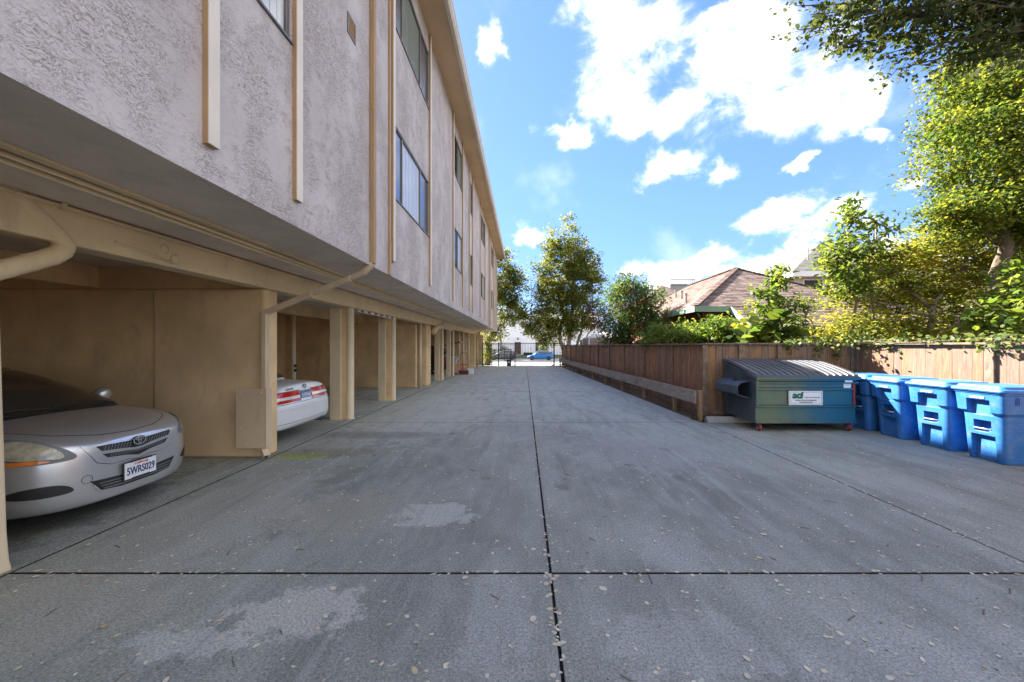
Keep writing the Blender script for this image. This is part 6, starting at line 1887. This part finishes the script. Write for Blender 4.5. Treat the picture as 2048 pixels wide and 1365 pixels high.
# loquat-like young tree
tree('young_tree', (6.9, 9.6, 0), 'slim young tree with long green leaves in front of the bungalow roof', 'tree',
     [(6.3, 9.6, 3.05, .42, .4, .42), (6.75, 9.6, 2.55, .5, .4, .42), (6.1, 9.6, 2.65, .28, .3, .2), (7.0, 9.5, 2.0, .45, .4, .35), (6.5, 9.5, 3.45, .26, .26, .2)], 66, 20, .10, .15, 'leaf fresh', [((6.95, 9.6, -.05), (6.4, 9.6, 3.0), .03, .012), ((6.95, 9.6, .9), (7.2, 9.6, 2.4), .022, .01)], seed=19, twigs=30, aspect=.36, shape='oval', droop=.5)
# upright tree with light leaves
tree('upright_tree', (8.5, 9.8, 0), 'upright light green tree with two thin stems and a pointed open top', 'tree',
     [(8.55, 9.8, 4.1, .68, .6, .85), (8.7, 9.8, 4.95, .40, .4, .45), (8.25, 9.8, 3.6, .45, .5, .55), (9.2, 9.8, 4.6, .22, .25, .6), (8.4, 9.8, 3.1, .5, .5, .4)], 105, 24, .14, .15, 'leaf fresh', [((8.5, 9.8, -.05), (8.45, 9.8, 4.8), .05, .012), ((8.95, 9.8, -.05), (9.15, 9.8, 4.9), .045, .012)], bark='bark', seed=21, twigs=60, aspect=.38, shape='oval', droop=.5)
# maple thicket
tree('maple_thicket', (10.6, 10.2, 0), 'wide golden green maple with a bare pale trunk behind the sunlit fence', 'tree',
     [(9.0, 10.0, 2.3, 1.2, .9, .9), (10.4, 10.3, 3.6, 1.3, .9, .8), (11.9, 10.6, 3.7, 1.5, 1.0, 1.0), (10.9, 10.3, 2.3, 1.3, .8, .8), (12.6, 10.6, 2.5, 1.3, .9, .9), (9.4, 10.2, 3.3, .9, .8, .6), (8.5, 9.8, 1.95, .8, .7, .5), (11.2, 10.4, 4.5, .9, .8, .5), (13.0, 10.8, 4.2, 1.0, .9, .8), (8.1, 9.5, 1.75, .5, .5, .35), (9.8, 9.7, 1.8, .9, .6, .5), (12.0, 9.9, 1.8, .9, .6, .5), (13.8, 10.8, 3.4, 1.2, .9, 1.2), (14.4, 10.9, 4.8, 1.2, 1, 1.0), (13.4, 10.2, 2.0, 1.0, .7, .6), (12.2, 10.6, 4.55, 1.0, .9, .55), (9.9, 10.2, 3.95, .8, .7, .5)],
     1320, 46, .17, .092, 'leaf maple', [((10.6, 10.0, -.05), (10.55, 9.7, 2.7), .09, .06), ((10.55, 9.7, 2.6), (9.6, 9.9, 3.5), .055, .015), ((10.55, 9.7, 2.6), (11.5, 10.0, 3.6), .055, .015), ((10.57, 9.75, 2.0), (12.3, 9.9, 2.4), .04, .012), ((10.57, 9.75, 2.4), (9.3, 9.6, 2.7), .04, .012)], bark='pale bark', seed=23, twigs=110, flat=.34, aspect=.6, up=1.5, hollow=.7)
# big ivy-gold tree at the right edge
tree('golden_tree', (11.2, 8.7, 0), 'large golden green tree hung with dense small leaves at the right edge', 'tree',
     [(11.2, 8.6, 7.1, 1.5, 1.2, 1.1), (11.0, 8.6, 6.2, 1.45, 1.2, 1.0), (11.5, 8.6, 5.3, 1.6, 1.2, 1.0), (10.7, 8.6, 7.9, .9, .9, .8), (10.5, 8.4, 4.75, 1.0, .9, .38), (11.7, 8.6, 4.9, 1.4, 1.1, .5), (9.75, 8.5, 4.65, .42, .5, .25), (11.9, 8.6, 8.2, 1.2, 1, .8), (9.3, 8.5, 4.75, .22, .3, .15), (10.1, 8.5, 4.35, .45, .5, .28), (12.2, 8.6, 4.25, .8, .8, .5), (11.3, 8.4, 4.3, .5, .5, .32), (12.9, 8.8, 3.4, .7, .7, .6)],
     1500, 50, .18, .082, 'leaf yellow', [((11.2, 8.7, -.05), (10.9, 8.6, 4.6), .14, .11), ((10.9, 8.6, 4.5), (11.1, 8.6, 7.5), .11, .04), ((10.95, 8.65, 4.0), (9.6, 8.5, 4.6), .05, .02), ((11, 8.6, 3.6), (12.2, 8.6, 4.8), .07, .03)], seed=25, twigs=60, hollow=.7, aspect=.62)
# shrub with pale big leaves at the right edge
tree('pale_shrub', (10.6, 7.9, 0), 'shrub with broad pale green leaves low at the right edge above the fence', 'bush',
     [(10.2, 7.7, 2.3, .65, .6, .95), (10.7, 7.8, 3.0, .7, .6, .6), (9.9, 7.6, 1.7, .4, .4, .35)], 110, 16, .15, .16, 'leaf fresh', [((10.5, 7.9, -.05), (10.4, 7.8, 2.8), .04, .015)], seed=27, twigs=26, aspect=.5, shape='oval', droop=.3)
# vine over the fence top
vn = thing('fence_vine', (7.3, 8.5, 0), 'pale leafy vine hanging over the fence top above the dumpster', 'vine')
vp = []
r_ = np.random.default_rng(31)
for (cx, cy, cz, sx_, sy_, sz_, n_) in ((6.2, 8.42, 1.72, .28, .07, .05, 60), (6.75, 8.40, 1.70, .25, .08, .07, 90), (6.55, 8.34, 1.50, .05, .03, .13, 40), (6.95, 8.34, 1.45, .05, .03, .14, 34), (7.3, 8.2, 1.78, .3, .2, .09, 150), (7.45, 7.8, 1.68, .06, .25, .09, 110), (5.95, 8.36, 1.6, .08, .03, .07, 26), (7.42, 6.3, 1.75, .07, .6, .06, 120), (7.4, 5.75, 1.66, .08, .25, .09, 80), (7.45, 7.1, 1.75, .05, .4, .04, 50)):
    for k in range(n_): vp.append((cx + r_.normal() * sx_, cy + r_.normal() * sy_, cz + r_.normal() * sz_))
link('foliage', leaves_mesh('foliage', vp, .075, 'leaf ivy', .75, 0.4, shape='oval'), vn, True)
vb = MB(); rr = random.Random(6)
limb(vb, (7.5, 8.6, .1), (7.2, 8.5, 1.75), .012, .008, rr, 5); limb(vb, (7.2, 8.48, 1.73), (5.9, 8.42, 1.72), .008, .004, rr, 5); limb(vb, (7.2, 8.48, 1.73), (7.46, 5.6, 1.74), .008, .004, rr, 5, .03)
vb.build('stem', MATS['bark'], vn, True)
# overhanging branch near the camera, from a tree beyond the right edge
r_ = random.Random(12)
oak = thing('overhanging_tree', (9.0, 3.2, 0), 'tree beyond the right edge whose dark leafy branches hang into the top right corner', 'tree')
b = MB()
limb(b, (9.0, 3.2, -.05), (8.2, 3.4, 4.6), .22, .14, r_, 10, .04)
tips = []
def px3(x, y, Y): return Vector(((x - 1048) * Y / FPX, Y, CAM_H + (691 - y) * Y / FPX))
main = []
for (tx, ty, tY) in ((1590, 12, 4.5), (1595, 60, 4.5), (1620, 30, 4.3), (1640, 85, 4.5), (1660, 20, 4.6), (1690, 75, 4.3), (1720, 100, 4.5), (1610, -10, 4.4), (1650, 60, 4.4), (1700, 30, 4.2), (1760, 110, 4.5), (1790, 140, 4.4), (1850, 90, 4.2), (1900, 60, 4.5), (1870, 140, 4.3), (1960, 100, 4.2), (2010, 130, 4.4), (1740, -30, 4.1), (1840, 20, 4.0), (1950, 10, 4.1), (2030, 40, 4.3), (1660, -60, 4.2), (1900, -70, 4.0), (2040, -40, 4.0), (1780, -90, 4.2)):
    tip = px3(tx, ty, tY)
    st = Vector((8.2, 3.4, 4.6)).lerp(Vector((6.2, 3.9, 5.6)), r_.uniform(.2, 1))
    pts = limb(b, st, tip, .022, .004, r_, 5, .05, 8)
    main.append(pts)
lp, lt = [], []
nr = np.random.default_rng(14)
for pts in main:
    for i in range(3, len(pts)):
        for j in range(9):
            t_ = nr.uniform(0, 1)
            c = pts[i - 1].lerp(pts[i], t_)
            d_ = Vector((nr.normal(), nr.normal(), nr.normal() * .7 - .15)).normalized() * nr.uniform(.12, .42)
            e = c + d_
            b.tube([c, c + d_ * .5 + Vector((0, 0, .01)), e], [.004, .003, .002], 4, caps=False)
            tn = nr.uniform(0, .5)
            for m_ in range(9):
                q = c + d_ * nr.uniform(.25, 1.05)
                lp.append((q.x + nr.normal() * .035, q.y + nr.normal() * .035, q.z + nr.normal() * .03)); lt.append(tn + nr.uniform(0, .5))
link('crown', leaves_mesh('crown', lp, .060, 'leaf oak', .62, .3, np.array(lt), shape='oval'), oak, True)
b.build('trunk', MATS['bark'], oak, True)
# foundation plants by the street
for (lab, x_, y_, z_, sd) in (('low shrub by the pavement left of the charcoal wagon', -5.6, 62.5, .5, 41), ('dark shrub beside the door of the white building', -3.4, 63.4, .6, 43), ('small shrub right of the far driveway across the street', 9.9, 63.5, .6, 45)):
    tree('street_shrub', (x_, y_, -.1), lab, 'bush', [(x_, y_, z_, 1.0, .7, .8)], 40, 26, .22, .2, 'leaf mixed', [((x_, y_, -.3), (x_, y_, z_), .04, .02)], group='shrubs across the street', seed=sd, twigs=10)
# weeds along the rail
for (lab, x_, y_, sd) in (('green weed sprouting under the guard rail by the second post', 3.86, 9.55, 51), ('small weed at the foot of the end post of the guard rail', 3.86, 8.35, 52)):
    w_ = thing('weed', (x_, y_, 0), lab, 'weed', 'weeds under the guard rail')
    tag(link('leaf_tuft', leaves_mesh('leaf_tuft', [(nrng.normal() * .07, nrng.normal() * .06, abs(nrng.normal()) * .05 + .01) for k in range(60)], .08, 'leaf fresh', .4, .3), w_), kind='stuff')

# ------------------------------------------------------------------ fallen leaves on the concrete
leafmat('dry leaf', [(0.66, 0.60, 0.47), (0.60, 0.52, 0.38), (0.46, 0.35, 0.20), (0.28, 0.165, 0.075), (0.48, 0.51, 0.40)], trans=.15, rough=.7)


def dry_leaf(i, tint):
    r_ = random.Random(i)
    b = MB()
    n = 10; vs = []
    cur = r_.uniform(.10, .32)
    asp = r_.uniform(.5, .72)
    for ring_ in (0.55, 1.0):
        for k in range(n):
            a = 2 * PI * k / n
            x, y = ring_ * math.cos(a) * .5, ring_ * math.sin(a) * .5 * asp * (1 - .15 * math.cos(a))
            vs.append((x, y, .03 + cur * (x * x * 1.2 + y * y * 1.6) * r_.uniform(.85, 1.2)))
    vs.append((0, 0, .03))
    fs = [(k, (k + 1) % n, n + (k + 1) % n, n + k)[::-1] for k in range(n)] + [(2 * n, k, (k + 1) % n) for k in range(n)]
    b.add(vs, fs, 0, tint)
    b.add([(.5, .0, .05), (.5, .03, .05), (.72, .01, .03)], [(0, 1, 2)], 0, tint)
    return b.mesh('fallen_leaf', MATS['dry leaf'], True, False)


variants = [dry_leaf(i, t) for i, t in enumerate((.02, .12, .22, .3, .35, .5, .72, .98, .08, .26))]
pool = []
rl = random.Random(77)
while len(pool) < 1900:
    y_ = 1.55 + (rl.random() ** 1.7) * 15
    x_ = rl.uniform(-3.6, 6.0)
    if len(pool) % 6 == 0:                       # some have gathered in and along the joints
        if rl.random() < .5: x_ = .194 + rl.gauss(0, .03)
        elif rl.random() < .5: y_ = 2.714 + rl.gauss(0, .025)
        else: x_ = 3.81 + rl.gauss(0, .03)
    lim = 3.5 if y_ > 8 else 6.0
    if x_ > lim or abs(x_) > 1.45 * y_ + .3: continue
    if (x_ < -1.2 and y_ < 2.6 and rl.random() < .45): continue
    pool.append((math.hypot(x_, y_), x_, y_))
pool.sort()
rest = MB()
dens_ = 0
for i, (d0_, x_, y_) in enumerate(pool):
    s_ = rl.uniform(.018, .040) if rl.random() > .05 else rl.uniform(.04, .055)
    rz_ = rl.uniform(0, 2 * PI); tx, ty = rl.uniform(-.15, .15), rl.uniform(-.15, .15)
    if i < 280:
        o = link('fallen_leaf', rl.choices(variants, weights=[4, 3.4, 3, 2.6, 2.4, 2.2, 1.8, 1.1, 4, 3])[0])
        o.location = (x_, y_, .0015); o.scale = (s_, s_, s_ * .8); o.rotation_euler = (tx, ty, rz_)
        tag(o, 'small dry oval leaf lying on the concrete of the lane', 'leaf', 'fallen leaves on the lane')
    else:
        v_ = variants[rl.randrange(len(variants))]
        mt = Matrix.Translation((x_, y_, .0015)) @ Matrix.Rotation(rz_, 4, 'Z') @ Matrix.Scale(s_ * .95, 4)
        t_ = rl.choice((.02, .1, .12, .3, .22, .5))
        rest.add([mt @ v.co for v in v_.vertices], [tuple(p.vertices) for p in v_.polygons], 0, t_)
tag(rest.build('leaf_litter', MATS['dry leaf'], fix=False), kind='stuff')
# dark crumbs and twigs
cb = MB()
for k in range(420):
    y_ = 1.6 + rl.random() ** 1.6 * 9; x_ = rl.uniform(-3.5, 6.2)
    if x_ > 3.6 and y_ > 7.5: continue
    s_ = rl.uniform(.004, .011); a = rl.uniform(0, PI)
    L_ = s_ if rl.random() < .8 else rl.uniform(.04, .12)
    cb.obox((x_, y_, .003), (L_, s_ * .5, .004), Matrix.Rotation(a, 3, 'Z'))
tag(cb.build('twig_crumbs', MATS['bark']), kind='stuff')
